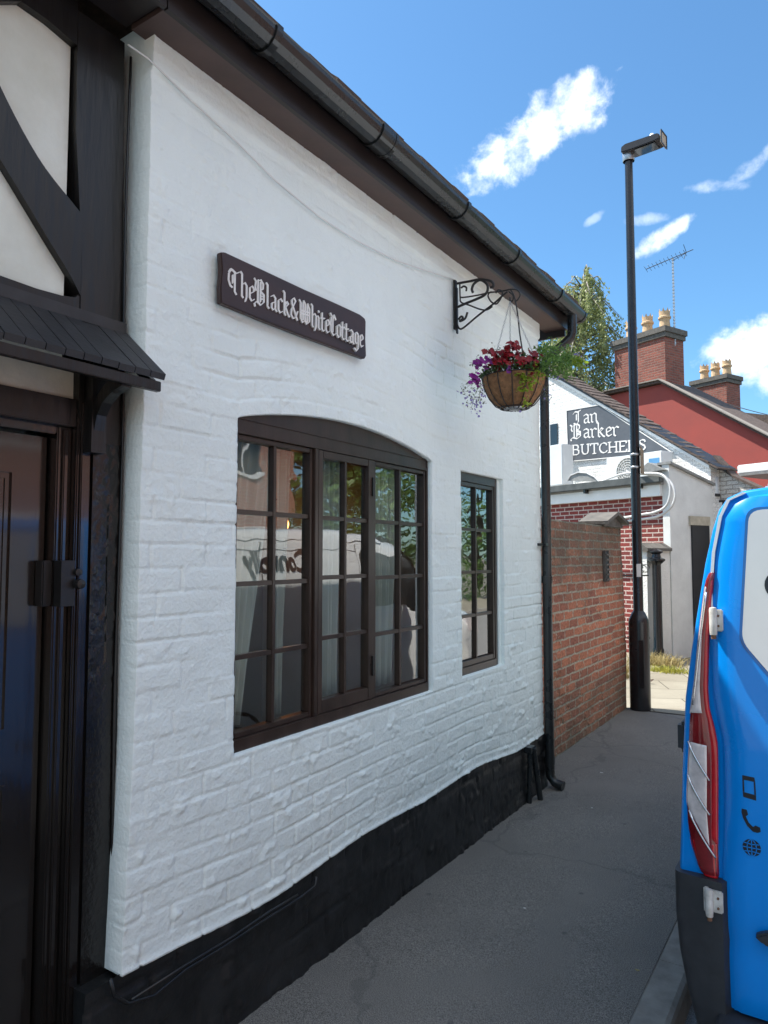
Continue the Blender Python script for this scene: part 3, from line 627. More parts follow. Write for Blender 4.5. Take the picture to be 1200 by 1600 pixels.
# ------------------------------------------------------------------ lettering drawn with a broad nib
GL = {
 'T': (.78, [[(-.10, 1.22), (.02, 1.42), (.2, 1.38), (.42, 1.28), (.66, 1.44)], [(.08, 1.38), (-.1, 1.12), (-.12, .72), (.0, .42), (.16, .36)], [(.34, 1.3), (.34, .16), (.46, .03)], [(.18,1.1),(.18,.62)]]),
 'h': (.62, [[(-.02, 1.52), (.1, 1.42), (.1, .10), (.2, .02)], [(.12, .78), (.32, .97), (.46, .82), (.46, .14), (.36, -.16)]]),
 'e': (.50, [[(.1, .44), (.4, .66), (.4, .82), (.26, .96), (.08, .80), (.08, .2), (.22, .03), (.42, .18)]]),
 'B': (.90, [[(-.08, 1.5), (.06, 1.36), (.0, 1.0), (.08, .8)], [(.22, 1.5), (.22, .14)], [(.2, 1.42), (.44, 1.58), (.64, 1.38), (.62, 1.05), (.38, .88)], [(.38, .88), (.70, .72), (.70, .26), (.44, .0), (.12, .14), (-.06, -.06), (.0, -.2)], [(.42, 1.42), (.42, .2)], [(.42,.55),(.68,.62)], [(.42,.38),(.68,.45)]]),
 'l': (.36, [[(-.02, 1.55), (.1, 1.45), (.1, .12), (.22, .02)]]),
 'a': (.58, [[(.06, .86), (.24, .98), (.4, .84), (.4, .12), (.52, .02)], [(.4, .6), (.1, .44), (.09, .16), (.2, .03), (.4, .2)]]),
 'c': (.50, [[(.42, .82), (.27, .96), (.08, .80), (.08, .2), (.22, .03), (.42, .18)]]),
 'k': (.60, [[(-.02, 1.55), (.1, 1.45), (.1, .12), (.2, .02)], [(.12, .58), (.3, .95), (.44, .82), (.16, .5)], [(.2, .54), (.42, .12), (.54, .02)]]),
 '&': (.86, [[(.66, .02), (.16, .98), (.16, 1.22), (.34, 1.40), (.48, 1.22), (.12, .56), (.08, .22), (.28, .02), (.5, .16), (.68, .6)]]),
 'W': (1.10, [[(-.04, 1.45), (.10, 1.3), (.10, .26), (.28, .02), (.50, .22)], [(.36, 1.5), (.50, 1.36), (.50, .22), (.66, .02), (.92, .24), (.92, 1.1), (.74, 1.42)], [(.30, 1.35), (.30, .2)], [(.70, 1.35), (.70, .15)], [(.12,.78),(.9,.86)], [(.12,.58),(.9,.66)]]),
 'i': (.34, [[(-.0, .90), (.1, .82), (.1, .12), (.22, .02)], [(.06, 1.28), (.14, 1.2)]]),
 't': (.42, [[(.1, 1.25), (.1, .12), (.22, .02), (.36, .12)], [(-.04, .86), (.34, .93)]]),
 'C': (.66, [[(.58, 1.2), (.40, 1.48), (.12, 1.26), (.04, .8), (.10, .26), (.34, .02), (.58, .2)], [(.36, 1.38), (.26, 1.1), (.26, .24)], [(.12,1.35),(.02,1.5)]]),
 'o': (.54, [[(.08, .8), (.08, .2), (.22, .03), (.44, .2), (.44, .8), (.28, .97), (.08, .8)]]),
 'g': (.58, [[(.42, .88), (.42, -.2), (.24, -.4), (.02, -.26)], [(.4, .84), (.25, .97), (.08, .82), (.08, .26), (.2, .12), (.42, .28)]]),
 'n': (.62, [[(-.02, .90), (.1, .82), (.1, .12), (.2, .02)], [(.12, .78), (.32, .97), (.46, .82), (.46, .12), (.56, .02)]]),
 'r': (.46, [[(-.02, .90), (.1, .82), (.1, .12), (.2, .02)], [(.12, .76), (.28, .97), (.42, .84)]]),
 'I': (.66, [[(-.16, 1.2), (-.02, 1.42), (.2, 1.36), (.46, 1.5)], [(.26, 1.42), (.26, .3), (.1, .02), (-.12, .18)], [(.1,1.1),(.1,.5)]]),
}
RO = {
 'B': (.78, [[(.12, 1), (.12, 0)], [(.12, 1), (.42, 1), (.55, .88), (.55, .66), (.42, .54), (.12, .54)], [(.42, .54), (.6, .42), (.6, .14), (.45, 0), (.12, 0)], [(.0, 1), (.2, 1)], [(.0, 0), (.2, 0)]]),
 'U': (.82, [[(.12, 1), (.12, .3), (.22, .05), (.4, .0), (.56, .06), (.64, .3), (.64, 1)], [(.0, 1), (.24, 1)], [(.54, 1), (.74, 1)]]),
 'T': (.72, [[(.34, 1), (.34, 0)], [(.02, .82), (.04, 1), (.64, 1), (.66, .82)], [(.22, 0), (.46, 0)]]),
 'C': (.76, [[(.64, .76), (.6, .92), (.4, 1.0), (.2, .9), (.08, .64), (.08, .36), (.2, .1), (.4, 0), (.58, .06), (.66, .2)]]),
 'H': (.84, [[(.12, 1), (.12, 0)], [(.66, 1), (.66, 0)], [(.12, .52), (.66, .52)], [(.02, 1), (.22, 1)], [(.02, 0), (.22, 0)], [(.56, 1), (.76, 1)], [(.56, 0), (.76, 0)]]),
 'E': (.70, [[(.12, 1), (.12, 0)], [(.02, 1), (.58, 1), (.6, .82)], [(.12, .52), (.44, .52)], [(.02, 0), (.6, 0), (.62, .2)]]),
 'R': (.80, [[(.12, 1), (.12, 0)], [(.02, 1), (.42, 1), (.56, .88), (.56, .64), (.42, .52), (.12, .52)], [(.36, .52), (.66, .02), (.74, .0)], [(.02, 0), (.22, 0)]]),
 'S': (.62, [[(.5, .8), (.46, .94), (.3, 1), (.12, .9), (.1, .72), (.26, .56), (.44, .44), (.5, .24), (.4, .06), (.24, 0), (.08, .1), (.06, .24)]]),
}
def nibtext(txt, fr, unit, glyphs, nib=.125, ang=40, gap=.03, thin=.3, wscale=1.0):
    """fr(x, y, h) -> 3D; every stroke is a swept nib sitting a hair above the last"""
    s = MB(); x = 0; k = 0
    nv = (math.cos(R(ang))*nib/2, math.sin(R(ang))*nib/2); nm_ = (-math.sin(R(ang))*nib*thin/2, math.cos(R(ang))*nib*thin/2)
    corners = [(nv[0]+nm_[0], nv[1]+nm_[1]), (nv[0]-nm_[0], nv[1]-nm_[1]), (-nv[0]-nm_[0], -nv[1]-nm_[1]), (-nv[0]+nm_[0], -nv[1]+nm_[1])]
    for ch in txt:
        if ch == ' ': x += .35; continue
        adv, st = glyphs[ch]
        for pl_ in st:
            for (p, q) in zip(pl_[:-1], pl_[1:]):
                pts = [((x+a[0])*wscale+c[0], a[1]+c[1]) for a in (p, q) for c in corners]
                # convex hull
                P = sorted(set(pts)); lo = []; up = []
                cr = lambda o, a, b: (a[0]-o[0])*(b[1]-o[1])-(a[1]-o[1])*(b[0]-o[0])
                for t_ in P:
                    while len(lo) > 1 and cr(lo[-2], lo[-1], t_) <= 0: lo.pop()
                    lo.append(t_)
                for t_ in reversed(P):
                    while len(up) > 1 and cr(up[-2], up[-1], t_) <= 0: up.pop()
                    up.append(t_)
                hull = lo[:-1]+up[:-1]; h = .00006*k; k += 1
                s.prism([(a*unit, b*unit) for a, b in hull], lambda a, b: fr(a, b, 0), lambda a, b: fr(a, b, .0012+h))
        x += adv+gap
    return s, x*wscale*unit

# ---- name board
t = thing('name_board', 'dark brown wooden name board with white gothic letters above the arched window', 'sign', (.03, 2.19, 2.55))
t_z = lambda y: 2.535+(y-1.742)*.010
bo = [(1.745, 2.540), (1.742, 2.600), (1.748, 2.66), (1.741, 2.722), (1.760, 2.729), (1.95, 2.732), (2.2, 2.735), (2.42, 2.742), (2.60, 2.745), (2.636, 2.738), (2.645, 2.725), (2.642, 2.64), (2.648, 2.565), (2.636, 2.549), (2.615, 2.549), (2.4, 2.545), (2.2, 2.540), (1.95, 2.538)]
s = MB(); s.prism(bo, PX(.012), PX(.037)); s.build('board', M['sign'], t, bevel=.003)
txt = 'TheBlack&WhiteCottage'
total = sum(GL[c][0]+.0 for c in txt); un = .828/total
s, wd = nibtext(txt, lambda a, b, h: Vector((.0375+h, 1.785+a, 2.590+b*.92)), un, GL, nib=.145, gap=0)
s.build('lettering', M['letter'], t, uv=False)

# ------------------------------------------------------------------ hanging basket bracket
brk = thing('basket_bracket', 'black scrolled wrought iron bracket on the white wall holding the flower basket', 'bracket', (.02, 3.585, 2.95))
s = MB(); s.box((.006, 3.572, 2.945), (.020, 3.598, 3.235)); s.box((.020, 3.576, 2.92), (.028, 3.594, 3.19)); s.build('wall_plate', M['iron'], brk, bevel=.002)
BP = lambda x, y: onplane(x, y, (0, 3.585, 0), (0, 1, 0))
def bez(pts, n=6):
    P = [Vector(p) for p in pts]; o = []
    P = [P[0]]+P+[P[-1]]
    for i in range(1, len(P)-2):
        for k in range(n):
            t_ = k/n; a, b, c, d_ = P[i-1], P[i], P[i+1], P[i+2]
            o.append(.5*((2*b)+(-a+c)*t_+(2*a-5*b+4*c-d_)*t_*t_+(-a+3*b-3*c+d_)*t_**3))
    o.append(P[-2]); return o
def scroll(pxs, r, nm='scroll'):
    s = MB(); s.tube(bez([BP(*q) for q in pxs]), r, 8); return s.build(nm, M['iron'], brk, smooth=True)
Zm = lambda pts: [(700+x*130/1200, 430+y*110/1015) for x, y in pts]
scroll(Zm([(130, 120), (300, 90), (460, 62), (600, 80), (650, 120), (650, 170), (610, 175)]), .0075)
scroll(Zm([(360, 250), (345, 200), (380, 120), (470, 70), (560, 130), (570, 220), (520, 290), (400, 350), (250, 410), (140, 460)]), .0075)
scroll(Zm([(170, 130), (175, 320), (190, 390), (300, 430), (460, 490), (560, 500), (640, 450)]), .0045)
scroll(Zm([(170, 310), (220, 320), (420, 290), (600, 250), (760, 235), (900, 205), (1000, 215), (1040, 280), (1010, 350), (980, 375)]), .0045)
scroll(Zm([(190, 185), (225, 160), (265, 180), (262, 230)]), .0055)
scroll(Zm([(150, 640), (190, 595), (215, 620), (170, 660), (200, 655), (250, 620), (280, 535)]), .0065)
scroll(Zm([(130, 700), (160, 765), (220, 760), (400, 610), (540, 500), (660, 410), (760, 320), (860, 235)]), .0055)
scroll(Zm([(690, 260), (720, 215), (770, 225), (785, 280), (740, 370), (690, 415), (620, 380), (578, 300), (600, 250), (640, 245)]), .0045)
scroll(Zm([(880, 240), (940, 300), (930, 370), (895, 365), (893, 320)]), .0045, 'hook')
s = MB(); s.tube(bez([BP(*q) for q in ((797, 452), (803, 462), (808, 485), (812, 520), (818, 560), (822, 590))]), .0042, 8); s.build('watering_tube', M['cable_black'], brk, smooth=True)

# ------------------------------------------------------------------ hanging basket
HK = BP(797, 468); BC = Vector((.37, 3.585, 2.615)); BR = .172
bas = thing('hanging_basket', 'round coir-lined hanging basket overflowing with red, purple and trailing green plants', 'hanging basket', (BC.x, BC.y, BC.z-.19))
prof = [(0, -.172), (.06, -.168), (.105, -.145), (.14, -.10), (.162, -.05), (.170, 0), (.160, 0.004), (.15, -.02), (.1, -.03), (0, -.03)]
s = MB(); s.lathe(prof, BC, 36); s.build('coir_liner', M['coir'], bas, smooth=True, autos=True)
s = MB(); s.lathe([(0, -.178), (.058, -.174), (.06, -.168)], BC, 24); s.build('drip_saucer', M['steel'], bas, smooth=True)
wf = MB()
for k in range(14):
    a = 2*PI*k/14+.1; wf.tube([BC+Vector((r_*1.025*math.cos(a), r_*1.025*math.sin(a), z_)) for r_, z_ in ((.03, -.176), (.06, -.172), (.105, -.149), (.14, -.104), (.163, -.052), (.172, 0))], .0028, 6)
for rr, zz in ((.175, .0), (.08, -.166)): wf.tube([BC+Vector((rr*math.cos(2*PI*k/30), rr*math.sin(2*PI*k/30), zz)) for k in range(30)], .0030, 6, closed=True)
wf.build('wire_frame', M['iron'], bas, smooth=True)
def chain(p, q, parent):
    s = MB(); p, q = Vector(p), Vector(q); n = int((q-p).length/.014); d_ = (q-p).normalized(); u = d_.orthogonal().normalized(); v_ = d_.cross(u)
    for i in range(n):
        c = p+(q-p)*((i+.5)/n); a = u if i % 2 else v_
        s.tube([c+d_*.0085*math.cos(t_)+a*.0038*math.sin(t_) for t_ in np.linspace(0, 2*PI, 7)[:-1]], .0014, 4, closed=True)
    s.build('chain', M['steel'], parent)
for a in (2.1, 4.3, 6.1): chain(HK+Vector((0, 0, -.01)), BC+Vector((.17*math.cos(a), .17*math.sin(a), .0)), bas)
def leafq(s, p, size, dirv=None, asp=.6, fold=.25, droop=0):
    d_ = Vector(dirv).normalized() if dirv is not None else Vector((random.gauss(0, 1), random.gauss(0, 1), random.gauss(0, 1))).normalized()
    sd = d_.cross(Vector((random.gauss(0, .6), random.gauss(0, .6), 1))).normalized(); up = sd.cross(d_)
    b = p; m_ = p+d_*size*.5; e = p+d_*size-Vector((0, 0, droop*size))
    s.add([b, m_+sd*size*asp*.5+up*size*fold*.4, e, m_-sd*size*asp*.5+up*size*fold*.4, m_+d_*size*.05], [(0, 4, 1), (1, 4, 2), (0, 3, 4), (4, 3, 2)])
def bloom(s, p, size, n=5, facing=None):
    f_ = Vector(facing).normalized() if facing is not None else Vector((random.uniform(.1, 1), random.uniform(-1, .2), random.uniform(-.1, 1))).normalized()
    u = f_.orthogonal().normalized(); v_ = f_.cross(u); off = random.uniform(0, 6)
    for k in range(n):
        a = off+2*PI*k/n; da = 2*PI/n*.62; r_ = size*random.uniform(.85, 1.1)
        pts = [p, p+(u*math.cos(a-da)+v_*math.sin(a-da))*r_*.75+f_*r_*.15, p+(u*math.cos(a)+v_*math.sin(a))*r_+f_*r_*random.uniform(-.1, .25), p+(u*math.cos(a+da)+v_*math.sin(a+da))*r_*.75+f_*r_*.15]
        s.add(pts, [(0, 1, 2, 3)])
gr = random.gauss
# foliage mound
s = MB()
for i in range(1500):
    a = random.uniform(0, 2*PI); r_ = .18*math.sqrt(random.random())
    z_ = .0+.105*(1-(r_/.19)**2)*random.uniform(.2, 1.25)
    p = BC+Vector((r_*math.cos(a), r_*math.sin(a), z_)); leafq(s, p, random.uniform(.014, .03), (math.cos(a)*.6+gr(0, .5), math.sin(a)*.6+gr(0, .5), gr(.3, .5)))
tag(s.build('foliage_mound', M['dark_leaf'], bas, uv=False), kind='stuff')
RX = lambda x, y, d_=0: onplane(x, y, BC+(CAM-BC).normalized()*d_, (c_h.x, c_h.y, 0))      # plane through the basket facing the viewer side
s = MB()
for (x, y, r_, n) in ((790, 553, 18, 34), (822, 572, 16, 46), (812, 562, 12, 22), (778, 568, 12, 14), (836, 556, 10, 12), (768, 549, 10, 6), (805, 540, 8, 9)):
    for i in range(int(n*1.4)): bloom(s, RX(x+gr(0, r_*.5), y+gr(0, r_*.42), random.uniform(.08, .17)), random.uniform(.013, .022))
tag(s.build('red_petunias', M['red_petal'], bas, uv=False), kind='stuff')
s = MB()
for (x, y, r_, n) in ((742, 590, 8, 16), (752, 566, 12, 14), (762, 564, 8, 9), (797, 576, 6, 6), (745, 598, 6, 8)):
    for i in range(n): bloom(s, RX(x+gr(0, r_*.55), y+gr(0, r_*.55), random.uniform(.10, .18)), random.uniform(.010, .018))
tag(s.build('purple_petunias', M['purple_petal'], bas, uv=False), kind='stuff')
s = MB()
for (x, y, r_, n) in ((796, 571, 9, 14), (751, 576, 10, 10), (738, 632, 12, 22), (724, 612, 7, 12), (748, 620, 9, 14), (745, 636, 8, 10), (905, 552, 8, 7), (870, 592, 8, 6), (855, 615, 12, 8), (812, 642, 3, 2)):
    for i in range(n): bloom(s, RX(x+gr(0, r_*.6), y+gr(0, r_*.6), random.uniform(.02, .18)), random.uniform(.005, .009), 4)
tag(s.build('lobelia_flowers', M['violet_petal'], bas, uv=False), kind='stuff')
s = MB()
for (x0, y0, x1, y1, n, sp) in ((745, 585, 720, 612, 60, 7), (748, 595, 735, 635, 90, 9), (752, 600, 752, 632, 60, 8), (735, 570, 775, 560, 70, 9), (756, 552, 790, 545, 50, 6), (850, 600, 858, 625, 60, 9), (760, 580, 790, 582, 80, 8)):
    for i in range(n):
        t_ = random.random(); leafq(s, RX(x0+(x1-x0)*t_+gr(0, sp*.6), y0+(y1-y0)*t_+gr(0, sp*.6), random.uniform(.0, .17)), random.uniform(.008, .016))
for (x0, y0, x1, y1) in ((750, 595, 722, 612), (752, 598, 737, 636), (755, 600, 748, 630), (845, 595, 860, 632), (750, 575, 735, 600)):
    s.tube([RX(x0, y0, .14), RX((x0+x1)/2-2, (y0+y1)/2-2, .14), RX(x1, y1, .13)], .0009, 4)
tag(s.build('lobelia_trails', M['grey_leaf'], bas, uv=False), kind='stuff')
s = MB()
for (x, y, rx, ry, n) in ((862, 560, 28, 24, 520), (885, 563, 22, 18, 260), (848, 575, 12, 16, 130), (850, 548, 12, 12, 90), (875, 585, 20, 8, 90)):
    for i in range(n):
        leafq(s, RX(x+gr(0, rx*.5), y+gr(0, ry*.5), random.uniform(-.12, .16)), random.uniform(.014, .030))
for (x0, y0, x1, y1) in ((855, 570, 905, 548), (860, 575, 912, 572), (855, 560, 880, 530), (860, 580, 900, 600), (860, 565, 860, 530), (870, 570, 918, 560)):
    s.tube([RX(x0, y0, .03), RX((x0+x1)/2, (y0+y1)/2-5, .03), RX(x1, y1, .03)], .0009, 4)
    for i in range(16): t_ = random.random(); leafq(s, RX(x0+(x1-x0)*t_, y0+(y1-y0)*t_-3, .03+gr(0, .02)), random.uniform(.009, .016))
tag(s.build('trailing_greenery', M['green_leaf'], bas, uv=False), kind='stuff')
s = MB()
for (x0, y0, x1, y1, n, sz) in ((815, 582, 818, 610, 34, .026), (826, 580, 828, 604, 26, .024), (818, 605, 821, 634, 20, .022), (836, 580, 848, 590, 26, .018), (893, 560, 910, 565, 26, .022), (835, 560, 838, 585, 12, .016), (905, 572, 914, 574, 8, .02)):
    for i in range(n):
        t_ = random.random(); leafq(s, RX(x0+(x1-x0)*t_+gr(0, 4), y0+(y1-y0)*t_+gr(0, 2), random.uniform(.17, .2)), sz*random.uniform(.8, 1.4), (gr(0, .6)+.4, gr(0, .5)-.4, gr(-.4, .3)), asp=.85)
tag(s.build('creeping_jenny', M['lime_leaf'], bas, uv=False), kind='stuff')

# ------------------------------------------------------------------ timber framed house (left)
TX = -.085
tud = thing('timber_framed_house', 'black timber framed house front with cream plaster panels, left of the white brick wall', 'house', (0, 0, 0))
box('plaster_wall', (-.30, -3.0, 2.235), (TX-.026, 1.24, 3.36), M['plaster'], tud)
box('lintel_plaster', (-.28, -.02, 2.10), (TX-.03, 1.285, 2.234), M['plaster_dirty'], tud)
box('side_plaster', (-.30, -3.0, .3), (TX-.026, -.1, 2.234), M['plaster'], tud)
def timber(pts, x0, x1, nm='timber', m='black_timber', bev=.004):
    s = MB(); s.prism(pts, PX(x0), PX(x1)); return s.build(nm, M[m], tud, bevel=0)
timber([(1.246, 3.34), (1.250, 2.96), (1.270, 2.71), (1.280, 2.60), (1.280, 2.46), (1.284, 2.10), (1.30, 2.0), (1.44, 2.0), (1.436, 2.3), (1.425, 2.8), (1.415, 3.34)], -.30, TX, 'corner_post')
# rough lower part of the post
sv = []; sf = []; yy_ = np.linspace(1.335, 1.445, 24); zz_ = np.linspace(-.02, 2.0, 330)
for i, a in enumerate(yy_):
    for j, b in enumerate(zz_):
        k_ = 0 if (i in (0, 23)) else 1
        sv.append((TX+.003+k_*(.12+.88*max(0, min(1, (b-1.15)/.15)))*(.006*(float(fbm(np.array(a*22), np.array(b*20), 3))-.45)+.006*(float(fbm(np.array(a*60), np.array(b*50), 5))-.5)), a+(.006*math.sin(b*3) if i > 12 else 0), b))
for i in range(23):
    for j in range(329): a = i*330+j; sf.append((a, a+330, a+331, a+1))
mk('weathered_post_face', sv, sf, M['rough_timber'], tud, smooth=True)
box('post_core', (-.30, 1.337, -.02), (TX-.012, 1.443, 2.0), M['black_timber'], tud)
timber([(-3.0, 3.195), (.6, 3.19), (1.0, 3.20), (1.067, 3.246), (1.15, 3.243), (1.245, 3.226), (1.245, 3.365), (-3.0, 3.365)], -.14, TX, 'wall_plate')
def smooth2(pts):
    P = [Vector((a, b, 0)) for a, b in pts]; P = [P[0]]+P+[P[-1]]; o = []
    for i in range(1, len(P)-2):
        for k in range(5):
            t_ = k/5; a, b, c, d_ = P[i-1:i+3]; q = .5*((2*b)+(-a+c)*t_+(2*a-5*b+4*c-d_)*t_*t_+(-a+3*b-3*c+d_)*t_**3); o.append((q.x, q.y))
    return o+[(P[-2].x, P[-2].y)]
timber(smooth2([(1.278, 2.70), (1.245, 2.722), (1.13, 2.812), (1.012, 2.965), (.93, 3.12), (.89, 3.19)])+smooth2([(.72, 3.19), (.80, 3.02), (.90, 2.88), (1.019, 2.755), (1.095, 2.668), (1.177, 2.572), (1.24, 2.500), (1.278, 2.445)]), -.14, TX+.002, 'curved_brace')
timber([(-3.0, 2.34), (-3.0, 2.43), (1.03, 2.427), (1.142, 2.424), (1.22, 2.428), (1.264, 2.436), (1.279, 2.455), (1.279, 2.30), (-3.0, 2.28)], -.14, TX-.003, 'rail')
for yb_ in (.10, -1.6, -2.9): timber([(yb_, 2.43), (yb_, 3.19), (yb_+.17, 3.19), (yb_+.17, 2.43)], -.14, TX-.001, 'post')
timber([(.27, 2.5), (.40, 2.52), (.62, 3.19), (.48, 3.19)], -.14, TX-.002, 'brace')
for yb_ in (-.10, -1.5, -2.9): timber([(yb_, .3), (yb_, 2.28), (yb_+.16, 2.28), (yb_+.16, .3)], -.14, TX-.001, 'post')
box('plinth', (-.3, -3.0, -.05), (-.06, -.1, .32), M['plinth'], tud)
box('plinth_foot', (-.2, 1.325, -.03), (-.062, 1.41, .36), M['plinth'], tud, bevel=.01)
s = MB(); s.tube([(TX+.008, 1.432+.004*math.sin(z_*4), z_) for z_ in np.linspace(.3, 3.3, 30)], .0045, 6); s.build('cable', M['cable_black'], tud, smooth=True)
# door case
box('door_head', (-.24, .27, 2.04), (TX-.010, 1.285, 2.125), M['black_timber'], tud, bevel=.003)
DY0, DY1 = .30, 1.235
s = MB()
s.box((-.24, DY1+.05, 0), (TX-.005, 1.334, 2.12)); s.box((-.24, DY1+.005, 0), (TX-.035, DY1+.05, 2.105))
s.box((-.24, DY0-.12, 0), (TX-.005, DY0-.03, 2.10)); s.box((-.24, DY0-.03, 2.015), (TX-.037, DY1+.004, 2.04))
s.build('door_frame', M['door'], tud, bevel=.004)
s = MB()
s.box((TX-.036, DY1+.020, 0), (TX-.024, DY1+.034, 2.03)); s.box((TX-.0049, 1.295, 0), (TX+.004, 1.310, 2.12)); s.build('frame_bead', M['door'], tud, bevel=.003)
dr = box('door', (-.205, DY0, .03), (-.165, DY1, 2.008), M['door'], tud, bevel=.003)
s = MB()
for (ya, yb, za, zb) in ((DY0+.12, DY0+.42, 1.15, 1.90), (DY1-.40, DY1-.10, 1.15, 1.90), (DY0+.12, DY0+.42, .22, 1.0), (DY1-.40, DY1-.10, .22, 1.0)):
    if zb < 1.1: za, zb = .20, 1.0
    for k, (e, h) in enumerate(((0, .008), (.018, .004))):
        s.box((-.1649, ya+e, za+e), (-.165+h, ya+e+.010, zb-e)); s.box((-.1649, yb-e-.010, za+e), (-.165+h, yb-e, zb-e)); s.box((-.1649, ya+e+.010, zb-e-.010), (-.165+h, yb-e-.01, zb-e)); s.box((-.1649, ya+e+.01, za+e), (-.165+h, yb-e-.01, za+e+.010))
s.build('panel_moulding', M['door'], dr)
s = MB(); s.box((-.165, DY1-.028, 1.50), (-.125, DY1+.004, 1.635)); s.build('rim_latch', M['iron'], tud, bevel=.004)
s = MB(); s.box((TX-.035, DY1+.005, 1.50), (TX+.002, DY1+.049, 1.635)); s.lathe([(0, .03), (.014, .026), (.016, .01), (.010, 0), (.012, -.012)], (TX+.002, DY1+.055, 1.565), 12, Matrix.Rotation(PI/2, 3, 'Y')); s.lathe([(0,0),(.011,0),(.011,.012),(0,.014)], (TX+.002, DY1+.055, 1.60), 10, Matrix.Rotation(PI/2, 3, 'Y')); s.build('door_latch_keep', M['iron'], tud, bevel=0)
# canopy
cp_ = sub('door_canopy', (-.08, .6, 2.2), tud)
CY0, CY1 = -.12, 1.448
s = MB()
nb = 28; wb = (CY1-CY0)/nb
for k in range(nb):     # lapped boards running down the slope
    ya, yb = CY0+k*wb+.0015, CY0+(k+1)*wb-.0015; dz = random.uniform(0, .004)
    s.add([(TX+.002, ya, 2.352+dz), (.105, ya, 2.188+dz), (.105, yb, 2.188+dz), (TX+.002, yb, 2.352+dz), (TX+.002, ya, 2.370+dz), (.112, ya, 2.206+dz), (.112, yb, 2.206+dz), (TX+.002, yb, 2.370+dz)],
          [(0, 3, 2, 1), (4, 5, 6, 7), (0, 1, 5, 4), (1, 2, 6, 5), (2, 3, 7, 6), (3, 0, 4, 7)])
M['canopy'] = mat('faded_black_canopy_felt', (.028, .027, .029), .55, .35, 9, bump=.5, bs=50, dist=.003)
s.build('canopy_boards', M['canopy'], cp_)
s = MB(); s.box((.078, CY0+.01, 2.155), (.100, CY1-.008, 2.186)); 
s.prism([(TX+.003, 2.335), (.078, 2.205), (.078, 2.175), (TX+.003, 2.30)], lambda a, b: Vector((a, CY1-.030, b-.012)), lambda a, b: Vector((a, CY1-.009, b-.012)))
s.build('canopy_fascia', M['black_timber'], cp_, bevel=.002)
for yb_ in (-.06, 1.300):
    s = MB(); s.box((TX+.004, yb_, 1.962), (TX+.043, yb_+.05, 2.30))
    ar = [(TX+.043, 2.03), (TX+.055, 2.075), (TX+.08, 2.11), (TX+.12, 2.135), (.085, 2.150), (.085, 2.186), (.03, 2.178), (TX+.08, 2.158), (TX+.043, 2.125)]
    s.prism(ar, lambda a, b: Vector((a, yb_+.008, b)), lambda a, b: Vector((a, yb_+.042, b)))
    s.build('canopy_bracket', M['black_timber'], cp_)
box('lead_flashing', (TX+.001, CY0, 2.365), (TX+.012, CY1-.01, 2.40), M['canopy'], cp_)
# roof and eaves of the timber house carry on at the same height
roof(tud, -3.0, 1.415)
box('soffit', (-.05, -3.0, 3.3655), (.128, 1.395, 3.380), M['fascia'], tud)
box('fascia', (.128, -3.0, 3.348), (.146, 1.395, 3.50), M['fascia'], tud)
g2 = gutter(tud, -3.0, 1.418)
for y_ in (-2.2, -.9, .3, 1.2): clip(g2, y_)
s = MB(); s.box((-4.7, -3.0, 0), (-4.5, 1.40, 3.3)); s.box((-4.5, -3.0, 0), (-.31, -2.8, 3.3)); s.box((-4.5, 1.25, 0), (-.31, 1.38, 3.3)); s.build('back_wall', M['white_render'], tud)
s = MB(); s.prism([(-.15, 3.37), (-4.7, 3.37), (-2.4, 5.6)], lambda a, b: Vector((a, -2.98, b)), lambda a, b: Vector((a, -2.8, b))); s.build('gable_wall', M['plaster'], tud)

# ------------------------------------------------------------------ garden wall
gw = thing('garden_wall', 'weathered red brick garden wall with sooty top beyond the black downpipe', 'wall', (-.3, 6.5, 0))
ysg = np.linspace(4.94, 7.955, 300); zsg = np.linspace(-.03, 1.955, 200); Yg, Zg = np.meshgrid(ysg, zsg, indexing='ij')
Hg = .014*(fbm(Yg*2, Zg*2, 21)-.5)+.008*(fbm(Yg*9, Zg*13, 22)-.5)-.012*np.clip((fbm(Yg*5, Zg*8, 24)-.55)*6, 0, 1)-.02*np.clip(.25-Zg, -.0, .25)*-1.5
lean = .016*np.sin(Zg*2.4)
topj = .012*(fbm(Yg*6, Zg*0, 29)-.5)
v = np.stack([-.205+Hg+lean, Yg, Zg+topj*(Zg/1.95)], -1).reshape(-1, 3); n_ = len(zsg); vl = v.tolist(); nfr = len(vl)
f = [(i*n_+j, (i+1)*n_+j, (i+1)*n_+j+1, i*n_+j+1) for i in range(299) for j in range(n_-1)]
for q in v: vl.append([-.425, q[1], q[2]])
f += [(nfr+i*n_+n_-1, i*n_+n_-1, (i+1)*n_+n_-1, nfr+(i+1)*n_+n_-1) for i in range(299)]
f += [(nfr+299*n_+j, nfr+299*n_+j+1, 299*n_+j+1, 299*n_+j) for j in range(n_-1)]+[(nfr+j, j, j+1, nfr+j+1) for j in range(n_-1)]
f += [(nfr+j, nfr+j+1, nfr+299*n_+j+1, nfr+299*n_+j) for j in range(n_-1)]
mk('brick_face', vl, f, M['brick_old'], gw, smooth=False)
s = MB(); ys_ = 7.50
for (ya, za, yb, zb) in ((7.20, 1.965, 7.60, 2.075), (7.60, 2.075, 8.03, 1.985)):
    s.add([(-.45, ya, za), (-.15, ya, za), (-.15, yb, zb), (-.45, yb, zb), (-.45, ya, za+.035), (-.15, ya, za+.035), (-.15, yb, zb+.035), (-.45, yb, zb+.035)], [(0, 3, 2, 1), (4, 5, 6, 7), (0, 1, 5, 4), (1, 2, 6, 5), (2, 3, 7, 6), (3, 0, 4, 7)])
s.prism([(7.24, 1.95), (7.96, 1.95), (7.96, 1.975), (7.60, 2.07), (7.24, 1.96)], PX(-.42), PX(-.20))
s.build('coping_stone', M['stone'], gw)
s = MB()
